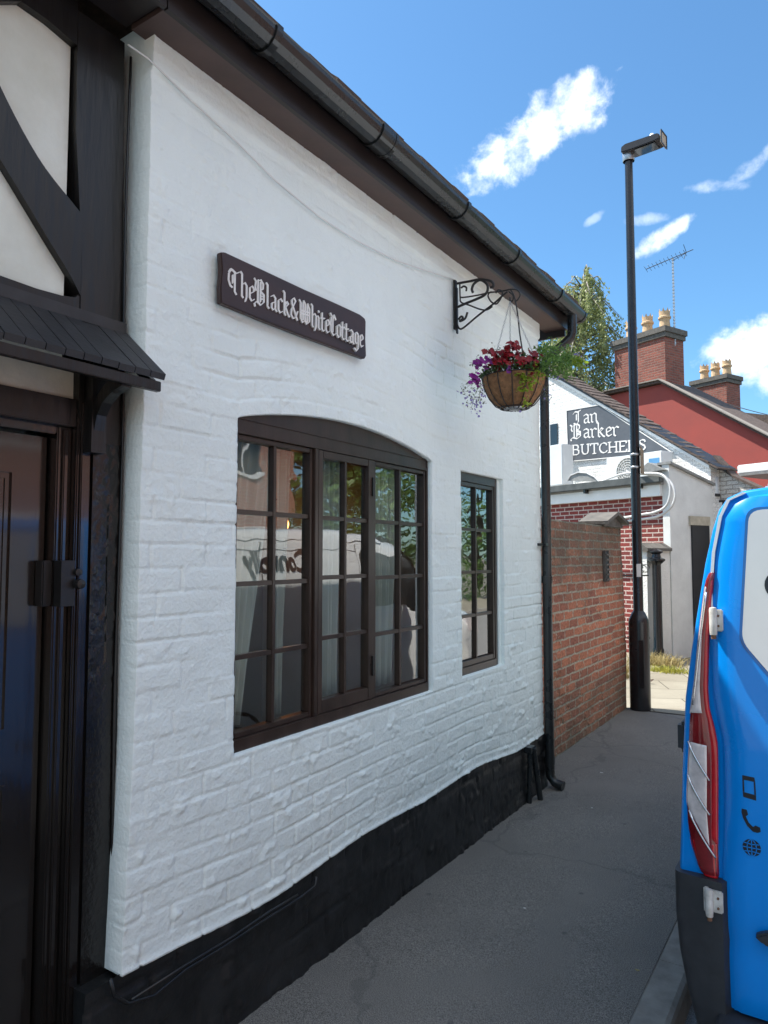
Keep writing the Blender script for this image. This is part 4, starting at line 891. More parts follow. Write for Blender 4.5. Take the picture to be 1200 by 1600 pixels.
for k in range(6): s.box((-.215, 7.22, 1.40+k*.05), (-.172, 7.335, 1.418+k*.05))
s.box((-.21, 7.215, 1.385), (-.184, 7.225, 1.70)); s.box((-.21, 7.33, 1.385), (-.184, 7.34, 1.70))
s.build('vent_block', M['stone'], gw)
box('vent_recess', (-.215, 7.226, 1.39), (-.1905, 7.33, 1.69), M['dark'], gw)
# ------------------------------------------------------------------ lamp post
LP = Vector((-.058, 7.98, 0))
lp = thing('lamp_post', 'tall slim black steel lamp post standing at the end of the pavement', 'lamp post', LP)
s = MB(); s.lathe([(.108, -.02), (.106, .93), (.102, .96), (.072, 1.03), (.056, 1.05), (.053, 1.06), (.050, 2.6), (.046, 4.6), (.042, 6.18), (0, 6.185)], LP, 28); s.build('pole', M['lamp'], lp, smooth=True, autos=True)
s = MB(); s.box((LP.x+.02, LP.y-.114, .25), (LP.x+.07, LP.y-.096, .75)); s.build('access_door', M['lamp'], lp, bevel=.004)
for z_ in (2.74, 2.60): s = MB(); s.lathe([(.049, z_), (.054, z_+.003), (.054, z_+.022), (.049, z_+.025)], LP, 24); s.build('strap', M['steel'], lp, smooth=True)
toward = (CAM-LP); toward.z = 0; toward.normalize(); side = Vector((-toward.y, toward.x, 0))
if side.x < 0: side = -side
LR = lambda a, b, c: LP+side*a+toward*b+Vector((0, 0, c))
s = MB(); s.box((-.01, .046, 1.42), (.035, .054, 1.56), LR); s.build('number_sticker', M['letter'], lp)
hd = sub('lantern', LP+Vector((0, 0, 6.3)), lp)
hx = (Vector((.97, -.12, 0))).normalized(); hy = Vector((-hx.y, hx.x, 0))
LH = lambda a, b, c: LP+hx*a*.80+hy*b*.80+Vector((0, 0, 6.13+c*.68+a*.0))
s = MB(); s.prism([(-.06, .03), (-.055, .12), (.0, .15), (.44, .13), (.47, .10), (.47, .035), (.40, .02), (.10, .02)], lambda a, b: LH(a, -.13, b), lambda a, b: LH(a, .13, b)); s.build('housing', M['lamp'], hd, bevel=.006)
s = MB(); s.box((.12, -.10, .006), (.40, .10, .018), LH); s.build('diffuser', M['vglass'], hd)
s = MB(); s.lathe([(.062, -.08), (.066, -.075), (.066, .03), (.04, .06), (0, .06)], LP+Vector((0, 0, 6.15)), 20); s.build('spigot', M['steel'], hd, smooth=True)
s = MB(); s.lathe([(.03, 0), (.032, .03), (.03, .05), (.018, .07), (0, .076)], LH(.33, 0, .13), 14); s.build('photocell', M['white_gloss'], hd, smooth=True)
s = MB(); s.box((.475, -.11, -.03), (.487, .11, .17), LH); s.build('end_panel', mat('perforated_buff_panel', (.42, .34, .24), .6, .3, 60), hd)
s = MB(); s.box((.487, -.115, -.04), (.497, -.10, .18), LH); s.box((.487, .10, -.04), (.497, .115, .18), LH); s.box((.487, -.10, .165), (.497, .10, .18), LH); s.box((.487, -.10, -.04), (.497, .10, -.025), LH); s.build('panel_rim', M['lamp'], hd)
# plate strapped on the post
t = thing('strapped_sign', 'small worn metal plate seen edge-on, strapped to the lamp post', 'sign', LR(.06, 0, 2.7))
s = MB(); s.add([LR(.052, .06, 2.54), LR(.052, .06, 2.84), LR(.085, -.24, 2.82), LR(.085, -.24, 2.56), LR(.060, .06, 2.54), LR(.060, .06, 2.84), LR(.093, -.24, 2.82), LR(.093, -.24, 2.56)], [(0, 1, 2, 3), (4, 7, 6, 5), (0, 4, 5, 1), (1, 5, 6, 2), (2, 6, 7, 3), (3, 7, 4, 0)]); s.build('plate', mat('rusty_back_of_sign', (.22, .15, .08), .7, .5, 30), t)

# ------------------------------------------------------------------ butcher's shop
Cn = Vector((-.5, 12.1, 0)); dL = Vector((-.9135, .4067, 0)); dV = Vector((.4067, .9135, 0))
def W(s_, w_, z_): return Cn+dL*s_+dV*w_+Vector((0, 0, z_))
def onW(x, y, w_): 
    q = onplane(x, y, Cn+dV*w_, dV)-(Cn+dV*w_); return q.dot(dL), q.z
shop = thing('butchers_shop', 'whitewashed butchers shop with a flat-roofed dark red brick annexe and tiled gable roof', 'shop', W(3, 3, 0))
s = MB(); s.box((.13, 0, -.05), (8, .2, 2.62), W); s.build('annexe_wall', M['brick_new'], shop)
s = MB(); s.prism([(-.04, -.05), (1.14, -.05), (1.14, 2.85), (-.04, 3.13)], lambda a, b: W(0, a, b), lambda a, b: W(.13, a, b)); s.build('annexe_side_wall', M['white_render'], shop)
s = MB(); s.prism([(.02, 3.165), (1.24, 2.875), (1.24, 2.835), (.02, 3.125)], lambda a, b: W(-.05, a-.08, b), lambda a, b: W(.20, a-.08, b)); s.build('side_wall_coping', M['lead'], shop)
s = MB(); s.box((.13, -.10, 2.62), (8, -.002, 2.80), W); s.build('annexe_fascia', M['white_gloss'], shop)
s = MB(); s.box((.05, -.22, 2.83), (8, -.10, 2.95), W); s.build('annexe_gutter', mat('weathered_grey_gutter', (.075, .082, .08), .6, .3, 6), shop, bevel=.01)
s = MB(); s.box((.10, -.10, 2.80), (8, 1.2, 2.90), W); s.build('flat_roof', mat('grey_roofing_felt', (.30, .30, .29), .9, .2, 5), shop)
for k in range(6): s = MB(); s.box((.45+k*1.15, -.20, 2.76), (.49+k*1.15, -.101, 2.83), W); s.build('gutter_bracket', M['pvc'], shop)
s = MB(); s.prism([(0, 2.95), (.30, 3.10), (.42, 3.02), (.42, 2.93)], lambda a, b: W(a+.02, -.14, b+.08), lambda a, b: W(a+.02, .30, b+.08)); s.build('lead_cap', M['lead'], shop)
# gable, roof
GWp = 1.15; slope = .665; e0 = .12; z0 = 3.22; sA = 4.6; zA = z0+slope*(sA-e0)
s = MB(); s.prism([(.03, -.05), (9.1, -.05), (9.1, z0), (sA, zA), (.03, z0-.04)], lambda a, b: W(a, GWp, b), lambda a, b: W(a, GWp+.25, b)); s.build('gable_wall', M['white_brick'], shop)
REND = 1.62
lt = [onW(x, y, GWp+.25) for x, y in ((1092, 716), (1146, 742), (1198, 766), (1330, 830))]
s = MB(); s.prism([(.30, -.05), (.30, lt[0][1]-.03)]+[(a, b-.05) for a, b in lt[1:]]+[(lt[-1][0], -.05)], lambda a, b: W(a, GWp+.252, b), lambda a, b: W(a, GWp+.41, b)); s.build('lean_to_wall', M['old_white'], shop)
s = MB(); s.prism([(.1, lt[0][1]-.02)]+[(a, b-.04) for a, b in lt[1:]]+[(a, b-.0) for a, b in reversed(lt[1:])]+[(.1, lt[0][1]+.02)], lambda a, b: W(a, GWp+.20, b), lambda a, b: W(a, GWp+.42, b)); s.build('lean_to_roof', M['tile'], shop)
s = MB()
for sg in (0, 1):
    for w0 in np.arange(GWp-.10, REND-.1, .20):
        w1_ = w0+.195
        for k in range(30):
            a0_ = -.16+k*.165; a1_ = a0_+.22
            if a0_ > sA: break
            a1_ = min(a1_, sA+.02); h0 = z0+slope*(a0_-e0)+.06+random.uniform(0, .02); h1 = z0+slope*(a1_-e0)+.045
            mp = (lambda a: a) if sg == 0 else (lambda a: 2*sA-a)
            s.add([W(mp(a0_), w0, h0), W(mp(a1_), w0, h1), W(mp(a1_), w1_, h1), W(mp(a0_), w1_, h0), W(mp(a0_), w0, h0+.03), W(mp(a1_), w0, h1+.03), W(mp(a1_), w1_, h1+.03), W(mp(a0_), w1_, h0+.03)], [(0, 3, 2, 1), (4, 5, 6, 7), (0, 1, 5, 4), (1, 2, 6, 5), (2, 3, 7, 6), (3, 0, 4, 7)])
s.build('tiled_roof', M['tile'], shop)
s = MB(); s.prism([(.02, z0-.09), (sA, zA-.06), (sA, zA+.04), (.02, z0+.0)], lambda a, b: W(a, GWp-.06, b), lambda a, b: W(a, GWp-.002, b)); s.build('verge_board', M['white_gloss'], shop)
s = MB(); s.prism([(-.14, z0-.13), (sA, zA-.02), (2*sA+.2, z0-.15), (2*sA+.2, z0-.11), (sA, zA+.05), (-.14, z0-.07)], lambda a, b: W(a, GWp-.08, b), lambda a, b: W(a, REND, b)); s.build('roof_underlay', M['dark'], shop)
q0 = onW(855, 665, GWp); q1 = onW(872, 695, GWp)
s = MB(); s.box((q1[0], GWp-.02, q1[1]), (q0[0]+.2, GWp-.004, q0[1]), W); s.build('window', M['vglass'], shop)
s = MB(); s.box((q1[0]-.04, GWp-.04, q1[1]-.05), (q0[0]+.24, GWp-.004, q1[1]), W); s.box(((q0[0]+q1[0])/2+.05, GWp-.025, q1[1]), ((q0[0]+q1[0])/2+.07, GWp-.021, q0[1]), W); s.build('window_sill', M['white_gloss'], shop)
# street side door and rendered pier
s = MB(); s.box((.005, .50, -.02), (.03, .98, 2.15), lambda a, b, c: W(a-.035, b, c)); s.build('side_door', mat('black_side_door', (.015, .016, .02), .5, .3, 6), shop)
s = MB(); s.box((-.035, .45, 2.15), (-.001, 1.0, 2.30), W); s.build('door_lintel', mat('dusty_beige_lintel', (.42, .38, .30), .9, .2, 9), shop)
WL = GWp+.25
q0 = onW(1106, 783, WL); q1 = onW(1135, 835, WL)
s = MB(); s.box((q1[0], WL-.03, q1[1]), (q0[0], WL-.002, q0[1]), W); s.build('notice_board_frame', M['dark'], shop)
s = MB(); s.box((q1[0]+.04, WL-.036, q1[1]+.04), (q0[0]-.04, WL-.031, q0[1]-.04), W); s.build('notice_board', M['white_gloss'], shop)
q0 = onW(1122, 757, WL)
s = MB(); s.lathe([(.05, -.17), (.06, -.15), (.045, -.13), (.045, .12), (0, .14)], W(q0[0], WL-.08, q0[1]), 10); s.build('wall_lantern', M['ac'], shop, smooth=True)
s = MB(); s.lathe([(0, -.22), (.07, -.21), (.07, -.17), (0, -.16)], W(q0[0], WL-.08, q0[1]), 10); s.build('lantern_cap', M['dark'], shop)
# sign on the gable
bp_ = [onW(x, y, GWp-.02) for x, y in ((885, 641), (937, 632), (1052, 707), (888, 722))]
t = thing('butchers_sign', 'slate grey gable sign with white lettering for the butchers', 'sign', W(2, GWp-.03, 3.6))
s = MB(); s.prism(bp_, lambda a, b: W(a, GWp-.028, b), lambda a, b: W(a, GWp-.003, b)); s.build('board', M['signgrey'], t)
s = MB(); n_ = len(bp_)
for k in range(4):
    p, q = Vector(bp_[k]), Vector(bp_[(k+1) % 4]); d_ = (q-p).normalized(); nr = Vector((-d_.y, d_.x))*.018
    s.prism([tuple(p), tuple(q), tuple(q+nr), tuple(p+nr)], lambda a, b, k=k: W(a, GWp-.030-.001*k, b), lambda a, b, k=k: W(a, GWp-.036-.001*k, b))
s.build('trim', M['letter'], t)
def signtext(txt, gly, x0, y0, x1, y1, h_px, nib, ang, thin, nm):
    p0 = Vector(onW(x0, y0, GWp-.03)); p1 = Vector(onW(x1, y1, GWp-.03)); L_ = (p1-p0).length; dr_ = (p1-p0)/L_
    tot = sum(gly[c][0] for c in txt); hh = (onW(x0, y0-h_px, GWp-.03)[1]-p0.y)
    un = hh; ws = L_/(tot*un)
    s, _ = nibtext(txt, lambda a, b, h: W(p0.x+dr_.x*a, GWp-.031-h*1.0, p0.y+dr_.y*a+b), un, gly, nib=nib, ang=ang, gap=0, thin=thin, wscale=ws)
    s.build(nm, M['letter'], t, uv=False)
signtext('Ian', GL, 899, 664, 935, 659, 14.5, .15, 40, .32, 'lettering')
signtext('Barker', GL, 893, 686, 968, 681, 14.5, .16, 40, .32, 'lettering')
signtext('BUTCHERS', RO, 894, 711, 1011, 703, 15, .15, 20, .45, 'lettering')
# air conditioners, dish, cabinet
def acunit(x0, y0, x1, y1, w_, label, fan=True, name='air_conditioner'):
    (a1_, zt), (a0_, zb) = onW(x0, y0, w_), onW(x1, y1, w_)
    t = thing(name, label, 'air conditioner' if fan else 'cabinet', W((a0_+a1_)/2, w_, max(2.9, zb))); zb = max(zb, 2.905)
    s = MB(); s.box((a0_, w_, zb), (a1_, w_+.32, zt), W); s.build('casing', M['ac'], t, bevel=.012)
    if fan:
        r_ = (zt-zb)*.42; c_ = (a0_+(a1_-a0_)*.60, (zt+zb)/2)
        s = MB()
        for rr in (1, .82, .64, .46, .28):
            s.tube([W(c_[0]+rr*r_*math.cos(2*PI*k/28), w_-.012, c_[1]+rr*r_*math.sin(2*PI*k/28)) for k in range(28)], .004, 5, closed=True)
        for k in range(16): s.tube([W(c_[0], w_-.012, c_[1]), W(c_[0]+r_*math.cos(2*PI*k/16), w_-.012, c_[1]+r_*math.sin(2*PI*k/16))], .0035, 4)
        s.build('fan_grille', M['white_gloss'], t)
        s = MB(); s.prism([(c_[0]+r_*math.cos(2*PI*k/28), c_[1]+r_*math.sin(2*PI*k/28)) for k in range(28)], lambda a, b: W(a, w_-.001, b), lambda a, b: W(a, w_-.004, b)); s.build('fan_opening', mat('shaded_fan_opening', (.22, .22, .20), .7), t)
        l0, l1 = a0_+.05, a0_+(a1_-a0_)*.22
        s = MB(); s.box((l0, w_-.004, zt-.30), (l1, w_-.001, zt-.12), W); s.build('blue_sticker', mat('blue_sticker', (.10, .28, .50), .5), t)
        s = MB(); s.box((l0, w_-.004, zt-.42), (l1, w_-.001, zt-.302), W); s.build('buff_sticker', mat('buff_sticker', (.55, .42, .2), .5), t)
    return t
acunit(947, 716, 1035, 757, .7, 'white air conditioner with round fan grille on the flat roof behind the lamp post')
s = acunit(855, 697, 879, 757, .45, 'tall white metal cabinet on the flat roof beside the downpipe', fan=False, name='roof_cabinet')
t = thing('satellite_dish', 'grey curved dish edge on the flat roof between the cabinet and the fan unit', 'dish', W(2.6, .3, 2.9))
pts = [onW(x, y, .3) for x, y in ((888, 752), (893, 744), (905, 739), (918, 740), (930, 746), (938, 754))]
s = MB(); s.prism(pts, lambda a, b: W(a, .28, b+.01), lambda a, b: W(a, .30, b+.01)); s.build('reflector', M['lead'], t)
s = MB(); s.tube([W(a, .27, b+.01) for a, b in pts], .012, 6); s.build('rim', M['conduit'], t)
t = thing('floodlight', 'small brown floodlight with trailing wires at the lower left corner of the grey sign', 'light', W(3.3, GWp-.1, 3.6))
a_, z_ = onW(884, 712, GWp-.1)
s = MB(); s.box((a_-.08, GWp-.16, z_-.07), (a_+.08, GWp-.03, z_+.06), W); s.build('body', mat('brown_floodlight', (.16, .12, .08), .6, .4, 20), t, bevel=.01)
s = MB(); s.tube([W(a_, GWp-.1, z_-.06), W(a_-.02, GWp-.15, z_-.2), W(a_-.12, GWp-.2, z_-.28), W(a_-.06, GWp-.2, z_-.4), W(a_+.1, GWp-.25, z_-.5)], .008, 5); s.tube([W(a_, GWp-.1, z_-.06), W(a_+.08, GWp-.15, z_-.22), W(a_+.02, GWp-.2, z_-.42)], .006, 5); s.build('wires', M['cable_black'], t)
# looping grey conduits
t = thing('conduit_pipes', 'two pale grey conduits looping down over the annexe brickwork from the flat roof', 'pipes', W(.3, -.25, 2.4))
for off in (0, 7):
    px_ = [(940, 752), (975, 744-off*.3), (1010, 741-off*.2), (1035, 744-off*.3), (1050-off*.4, 757-off*.1), (1055-off, 775), (1048-off, 793-off*.2), (1030-off*.8, 806-off*.8), (1005, 811-off), (975, 815-off*.8), (955, 818-off*.8), (920, 823-off*.3), (890, 824), (862, 822)]
    P3 = [W(*(lambda q: (q[0], -.27-.02*off/7, q[1]))(onW(x, y, -.27))) for x, y in px_]
    P3[0] = W(onW(940, 750, .4)[0], .4, 3.02); P3[1] = W(onW(975, 744, 0)[0], .0, 3.06)
    s = MB(); s.tube(bez(P3, 6), .021, 8); s.build('conduit', M['conduit'], t, smooth=True)
# roughcast pier, iron railings
pier = thing('gate_pier', 'short white roughcast gate pier with a stone cap against the annexe wall', 'pier', W(.02, -.5, 0))
s = MB(); s.box((.02, -.62, -.02), (.16, -.045, 1.72), W); s.build('shaft', M['roughcast'], pier)
s = MB(); s.box((-.03, -.66, 1.72), (.26, -.045, 1.765), W); s.prism([(-.03, 1.765), (.26, 1.765), (.115, 1.85)], lambda a, b: W(a, -.66, b), lambda a, b: W(a, -.045, b)); s.build('cap', M['stone'], pier)
pc = Vector((-.63, 11.55, 0))
ip = thing('iron_gate_post', 'black cast iron gate post with a moulded cap beside the white pier', 'post', pc)
s = MB(); s.lathe([(.085, 0), (.085, .2), (.07, .24), (.066, 1.5), (.07, 1.52), (.13, 1.57), (.13, 1.595), (.07, 1.62), (.06, 1.67), (.10, 1.70), (.10, 1.715), (.03, 1.75), (0, 1.76)], pc, 16); s.build('shaft', M['lamp'], ip, smooth=True, autos=True)
s = MB(); s.lathe([(.028, 0), (.028, 1.5)], pc+Vector((.02, -.11, 0)), 10); s.build('side_pipe', M['lamp'], ip, smooth=True)
def railing(pa, pb, n, label):
    t = thing('iron_railing', label, 'railing', (pa+pb)/2, 'iron railings by the annexe')
    for z_ in (1.34, .38):
        s = MB(); s.tube([pa+Vector((0, 0, z_)), pb+Vector((0, 0, z_))], .011, 6); s.build('rail', M['iron'], t)
    for k in range(n):
        p = pa+(pb-pa)*((k+.5)/n); s = MB()
        hgt = 1.46 if k % 2 == 0 else .52
        s.tube([p, p+Vector((0, 0, hgt))], .009, 6); s.lathe([(.009, 0), (.02, .02), (.012, .05), (0, .09)], p+Vector((0, 0, hgt)), 6); s.build('bar', M['iron'], t)
    return t
rl = railing(Vector((-1.55, 11.05, 0)), Vector((-.74, 11.5, 0)), 8, 'black iron railing with spiked bars joined to the cast iron gate post')
s = MB(); c_ = Vector((-.80, 11.46, 1.42))
for k in range(3): s.tube([c_+Vector((.9, .5, 0)).normalized()*(-.07+.05*k+.06*math.cos(a))+Vector((0, 0, .06*math.sin(a)+.03)) for a in np.linspace(0, 5.2, 12)], .006, 5)
s.build('scroll', M['iron'], rl)
railing(Vector((-3.6, 9.9, 0)), Vector((-1.6, 11.02, 0)), 18, 'black iron railing section mostly behind the garden wall')
# weeds
def tuft(px_, py_, n, hgt, mname, spread, nm='grass_tuft'):
    c = onplane(px_, py_, (0, 0, .0), (0, 0, 1)); s = MB()
    for i in range(n):
        b = c+Vector((gr(0, spread), gr(0, spread*.5), 0)); h_ = hgt*random.uniform(.4, 1.1); d_ = Vector((gr(0, .45), gr(0, .45), 1)).normalized(); sd = d_.cross(Vector((gr(0, 1), gr(0, 1), .1))).normalized()*.006
        m_ = b+d_*h_*.6; e = b+d_*h_+Vector((d_.x, d_.y, -.2))*h_*.4
        s.add([b-sd, b+sd, m_+sd*.7, m_-sd*.7, e], [(0, 1, 2, 3), (3, 2, 4)])
    return s.build(nm, M[mname], uv=False)
tag(tuft(1030, 1040, 420, .24, 'straw', .15), 'dry straw-coloured weeds at the foot of the black gate post', 'weeds', kind='stuff')
tag(tuft(1044, 1050, 420, .11, 'yellowgreen', .16), 'low yellow green grass patch in front of the white pier', 'grass', kind='stuff')
tag(tuft(966, 1058, 200, .35, 'straw', .10), 'straw-coloured weeds growing between the garden wall end and the lamp post', 'weeds', kind='stuff')

# ------------------------------------------------------------------ red rendered house and chimneys
RW = 8.0
red = thing('red_rendered_house', 'tall house with an oxide red rendered gable behind the butchers roof', 'house', W(6, RW+3, 0))
apx = onW(1035, 600, RW); rr_ = onW(1200, 685, RW); sl_ = (apx[1]-rr_[1])/(apx[0]-rr_[0])
lft = onW(950, 618, RW)
R0 = -2.2; zr0 = apx[1]-sl_*(apx[0]-R0)
Lx = lft[0]; outl = [(R0, -.05), (Lx+3, -.05), (Lx+3, lft[1]-sl_*3), (Lx, lft[1]-.02), (apx[0], apx[1]), (R0, zr0)]
s = MB(); s.prism(outl, lambda a, b: W(a, RW, b), lambda a, b: W(a, RW+.3, b)); s.build('gable_wall', M['red_paint'], red)
s = MB(); s.prism([(R0, 0), (R0+.3, 0), (R0+.3, zr0-.1), (R0, zr0-.1)], lambda a, b: W(a, RW+.3, b), lambda a, b: W(a, RW+1.5, b)); s.build('street_wall', M['red_paint'], red)
top = [(R0-.2, zr0-sl_*.2), (apx[0], apx[1]), (Lx, lft[1]), (Lx+3.2, lft[1]-sl_*3.2)]
s = MB(); s.prism([(a, b+.02) for a, b in top]+[(a, b+.10) for a, b in reversed(top)], lambda a, b: W(a, RW-.14, b), lambda a, b: W(a, RW+1.6, b)); s.build('roof', M['tile'], red)
s = MB(); s.prism([(a, b+.101) for a, b in top]+[(a, b+.135) for a, b in reversed(top)], lambda a, b: W(a, RW-.20, b), lambda a, b: W(a, RW+.10, b)); s.build('verge_capping', mat('grey_verge_mortar', (.25, .22, .19), .9, .2, 10), red)
def stack(parent, ca, cw, a0, a1, zb, zt, pots, potr, poth, dep):
    s = MB(); s.box((a0, cw, zb), (a1, cw+dep, zt-.30), W); ch = s.build('chimney', M['brick_chim'], parent)
    s = MB(); s.box((a0-.05, cw-.05, zt-.30), (a1+.05, cw+dep+.05, zt-.16), W); s.box((a0-.09, cw-.09, zt-.16), (a1+.09, cw+dep+.09, zt), W); s.build('chimney_cap', M['stone'], ch if True else parent)
    for k in range(pots):
        a = a0+(a1-a0)*(k+.5)/pots; c = W(a, cw+dep*.5, zt-.02)
        s = MB(); s.lathe([(potr*1.05, 0), (potr, .05), (potr*.86, poth*.55), (potr*.92, poth*.62), (potr*1.1, poth*.66), (potr*1.1, poth*.74), (potr*.92, poth*.78), (potr*.95, poth), (potr*.75, poth), (potr*.7, poth*.6)], c, 16)
        for j in range(8):
            aa = 2*PI*j/8; s.add([c+Vector((potr*.95*math.cos(aa-.22), potr*.95*math.sin(aa-.22), poth-.005)), c+Vector((potr*.95*math.cos(aa+.22), potr*.95*math.sin(aa+.22), poth-.005)), c+Vector((potr*.98*math.cos(aa), potr*.98*math.sin(aa), poth*1.16)), c+Vector((potr*.8*math.cos(aa), potr*.8*math.sin(aa), poth-.005))], [(0, 1, 2), (1, 3, 2), (3, 0, 2)])
        s.build('chimney_pot', M['pot'], ch, smooth=False)
c0, c1 = onW(1043, 590, RW), onW(958, 530, RW); zt_ = onW(1020, 517, RW)[1]+.05
stack(red, 0, RW+.05, onW(1040, 590, RW+.05)[0], c1[0], apx[1]-.6, zt_, 3, .17, .62, .9)
h2 = thing('far_brick_house', 'distant house with a brick chimney of three buff pots behind the red gable', 'house', W(6, 18, 0))
CW2 = 15.0; a1_, zt2 = onW(1082, 606, CW2); a0_, _ = onW(1135, 606, CW2)
stack(h2, 0, CW2, a0_, a1_, zt2-3, zt2+.25, 3, .17, .62, .9)
s = MB(); s.box((a0_-4, CW2+.1, -.05), (a1_+2.5, CW2+6, zt2-2.2), W); s.build('walls', M['brick_opp'], h2)
s = MB(); s.prism([(a0_-4.2, zt2-2.3), (a1_+2.7, zt2-2.3), ((a0_+a1_)/2, zt2-.95)], lambda a, b: W(a, CW2+.05, b), lambda a, b: W(a, CW2+6, b)); s.build('roof', M['tile'], h2)
# aerial on a mast
am = W(onW(1043, 590, RW+.3)[0]-.10, RW+.55, zt_-.5); topz = onW(1044, 406, RW+.5)[1]
ae = thing('tv_aerial', 'thin television aerial on a tall mast fixed to the big brick chimney', 'aerial', am)
mt_ = Vector((am.x, am.y, topz))
s = MB(); s.tube([am, mt_], .022, 6)
for k in range(26): zz0 = am.z+(topz-am.z)*(k+.5)/26; s.lathe([(.034, 0), (.034, .05)], Vector((am.x, am.y, zz0)), 6)
s.build('mast', M['steel'], ae)
bd = (Vector((1, -.25, 0))).normalized(); bz = Vector((0, 0, .11)); bs_ = bd.cross(Zv).normalized()
s = MB(); p0 = mt_-bd*.85-bz*.6; p1 = mt_+bd*.62+bz*.8; s.tube([p0, p1], .012, 6)
for k in range(11): c = p0+(p1-p0)*(k/12.0); s.tube([c-bs_*.12-Vector((0, 0, .06)), c+bs_*.12+Vector((0, 0, .06))], .006, 4)
c = p0+(p1-p0)*.86
for sg in (-1, 1):
    s.tube([c, c+Vector((-.03, 0, .22*sg))+bs_*.1], .010, 4)
s.tube([mt_+Vector((0, 0, -.05)), mt_+bd*.3-Vector((0, 0, -.02)), mt_+bd*.4+bz*.5], .009, 4)
s.build('antenna', M['dark'], ae)
# wire
s = MB(); pa = W(onW(1140, 632, 14)[0], 14, onW(1140, 632, 14)[1]); pb = W(onW(1215, 645, 10)[0], 10, onW(1215, 645, 10)[1]); pb2 = pb+(pb-pa)*1.5
s.tube([pa+(pb2-pa)*t_-Vector((0, 0, .5*t_*(1-t_))) for t_ in np.linspace(0, 1, 20)], .014, 5); tag(s.build('overhead_wire', M['cable_black']), 'thin overhead wire running right from the far chimney', 'wire')
# white projecting fascia above the street
pb_ = W(*[onW(1150, 735, 1.6)[0], 1.6, onW(1150, 735, 1.6)[1]])
t = thing('shopfront_canopy', 'white box-shaped shop canopy projecting above the blue van roof', 'canopy', pb_)
u0, zt0 = onW(1151, 727, 2.4); u1, zb0 = onW(1151, 741, 2.4)
s = MB(); s.box((u0-1.9, 2.4, zb0), (u0, 3.4, zt0), W); s.build('box', M['white_gloss'], t, bevel=.02)
s = MB(); s.box((u0-1.9, 2.395, zb0-.04), (u0-.0, 3.4, zb0-.001), W); s.build('underside', M['lead'], t)

# ------------------------------------------------------------------ trees
def tree(name, label, base, height, crown_r, z_lo, mleaf, mbark, nb_, leaves, lsize, droop=0, lean=(0, 0), group=None, cat='tree', spread=1.0):
    base = Vector(base); t = thing(name, label, cat, base, group)
    s = MB(); pts = []
    for k in range(9): u = k/8; pts.append(base+Vector((lean[0]*u+.12*math.sin(u*7), lean[1]*u+.1*math.cos(u*5)-.1, height*.90*u)))
    s.tube(pts, [height*.014*(1-k/8)**.8+.008 for k in range(9)], 8)
    tips = []
    for i in range(nb_):
        u = random.uniform(z_lo, .97) if i > 16 else random.uniform(.86, .999); k = u*8; a = pts[int(k)]+(pts[min(8, int(k)+1)]-pts[int(k)])*(k-int(k))
        az = random.uniform(0, 2*PI); prof_ = math.sin(PI*min(1, ((u-z_lo)/(1.0-z_lo))*.86+.12))**.5; prof_ = max(.25, prof_); L_ = crown_r*prof_*random.uniform(.55, 1.1)
        d_ = Vector((math.cos(az), math.sin(az), 0)); rise = random.uniform(.1, .6)
        m_ = a+d_*L_*.55+Vector((0, 0, L_*rise*.6)); e = a+d_*L_+Vector((0, 0, L_*rise*.6-droop*L_*.5))
        s.tube([a, m_, e], [height*.0028, height*.0018, .004], 5); tips.append((a, m_, e, L_))
    s.build('trunk', mbark, t, smooth=True)
    s = MB(); per = leaves//len(tips)
    for (a, m_, e, L_) in tips:
        ncl = 7
        for c in range(ncl):
            u = random.uniform(.25, 1.05); p = m_+(e-m_)*((u-.5)*2) if u > .5 else a+(m_-a)*(u*2)
            cs = spread*random.uniform(.18, .5)*(L_*.35+.25); hang = droop*random.uniform(.3, 1.3)
            for q in range(per//ncl):
                if droop: pp = p+Vector((gr(0, cs*.35), gr(0, cs*.35), gr(0, cs*.3)-random.random()**1.2*hang*1.6)); dv = Vector((gr(0, .5), gr(0, .5), -1))
                else: pp = p+Vector((gr(0, cs), gr(0, cs), gr(0, cs*.7))); dv = None
                leafq(s, pp, lsize*random.uniform(.6, 1.2), dv, asp=.75)
    s.build('crown', mleaf, t, uv=False)
    return t
bt = ray(916, 700); bt = Vector((bt.x, bt.y, 0)).normalized()
bpos = Vector((CAM.x, CAM.y, 0))+bt*24.5
tree('birch_tree', 'tall light green birch with drooping foliage behind the white gable', bpos, 12.6, 2.0, .22, M['birch_leaf'], M['bark_white'], 190, 36000, .095, droop=1.1, spread=.8)
bp2 = bpos+bt*4+Vector((-3.2, 0, 0))
tree('birch_tree', 'shorter birch with drooping foliage at the left, seen just above the roof end', bp2, 10.6, 2.0, .25, M['birch_leaf'], M['bark_white'], 70, 15000, .12, droop=.8)

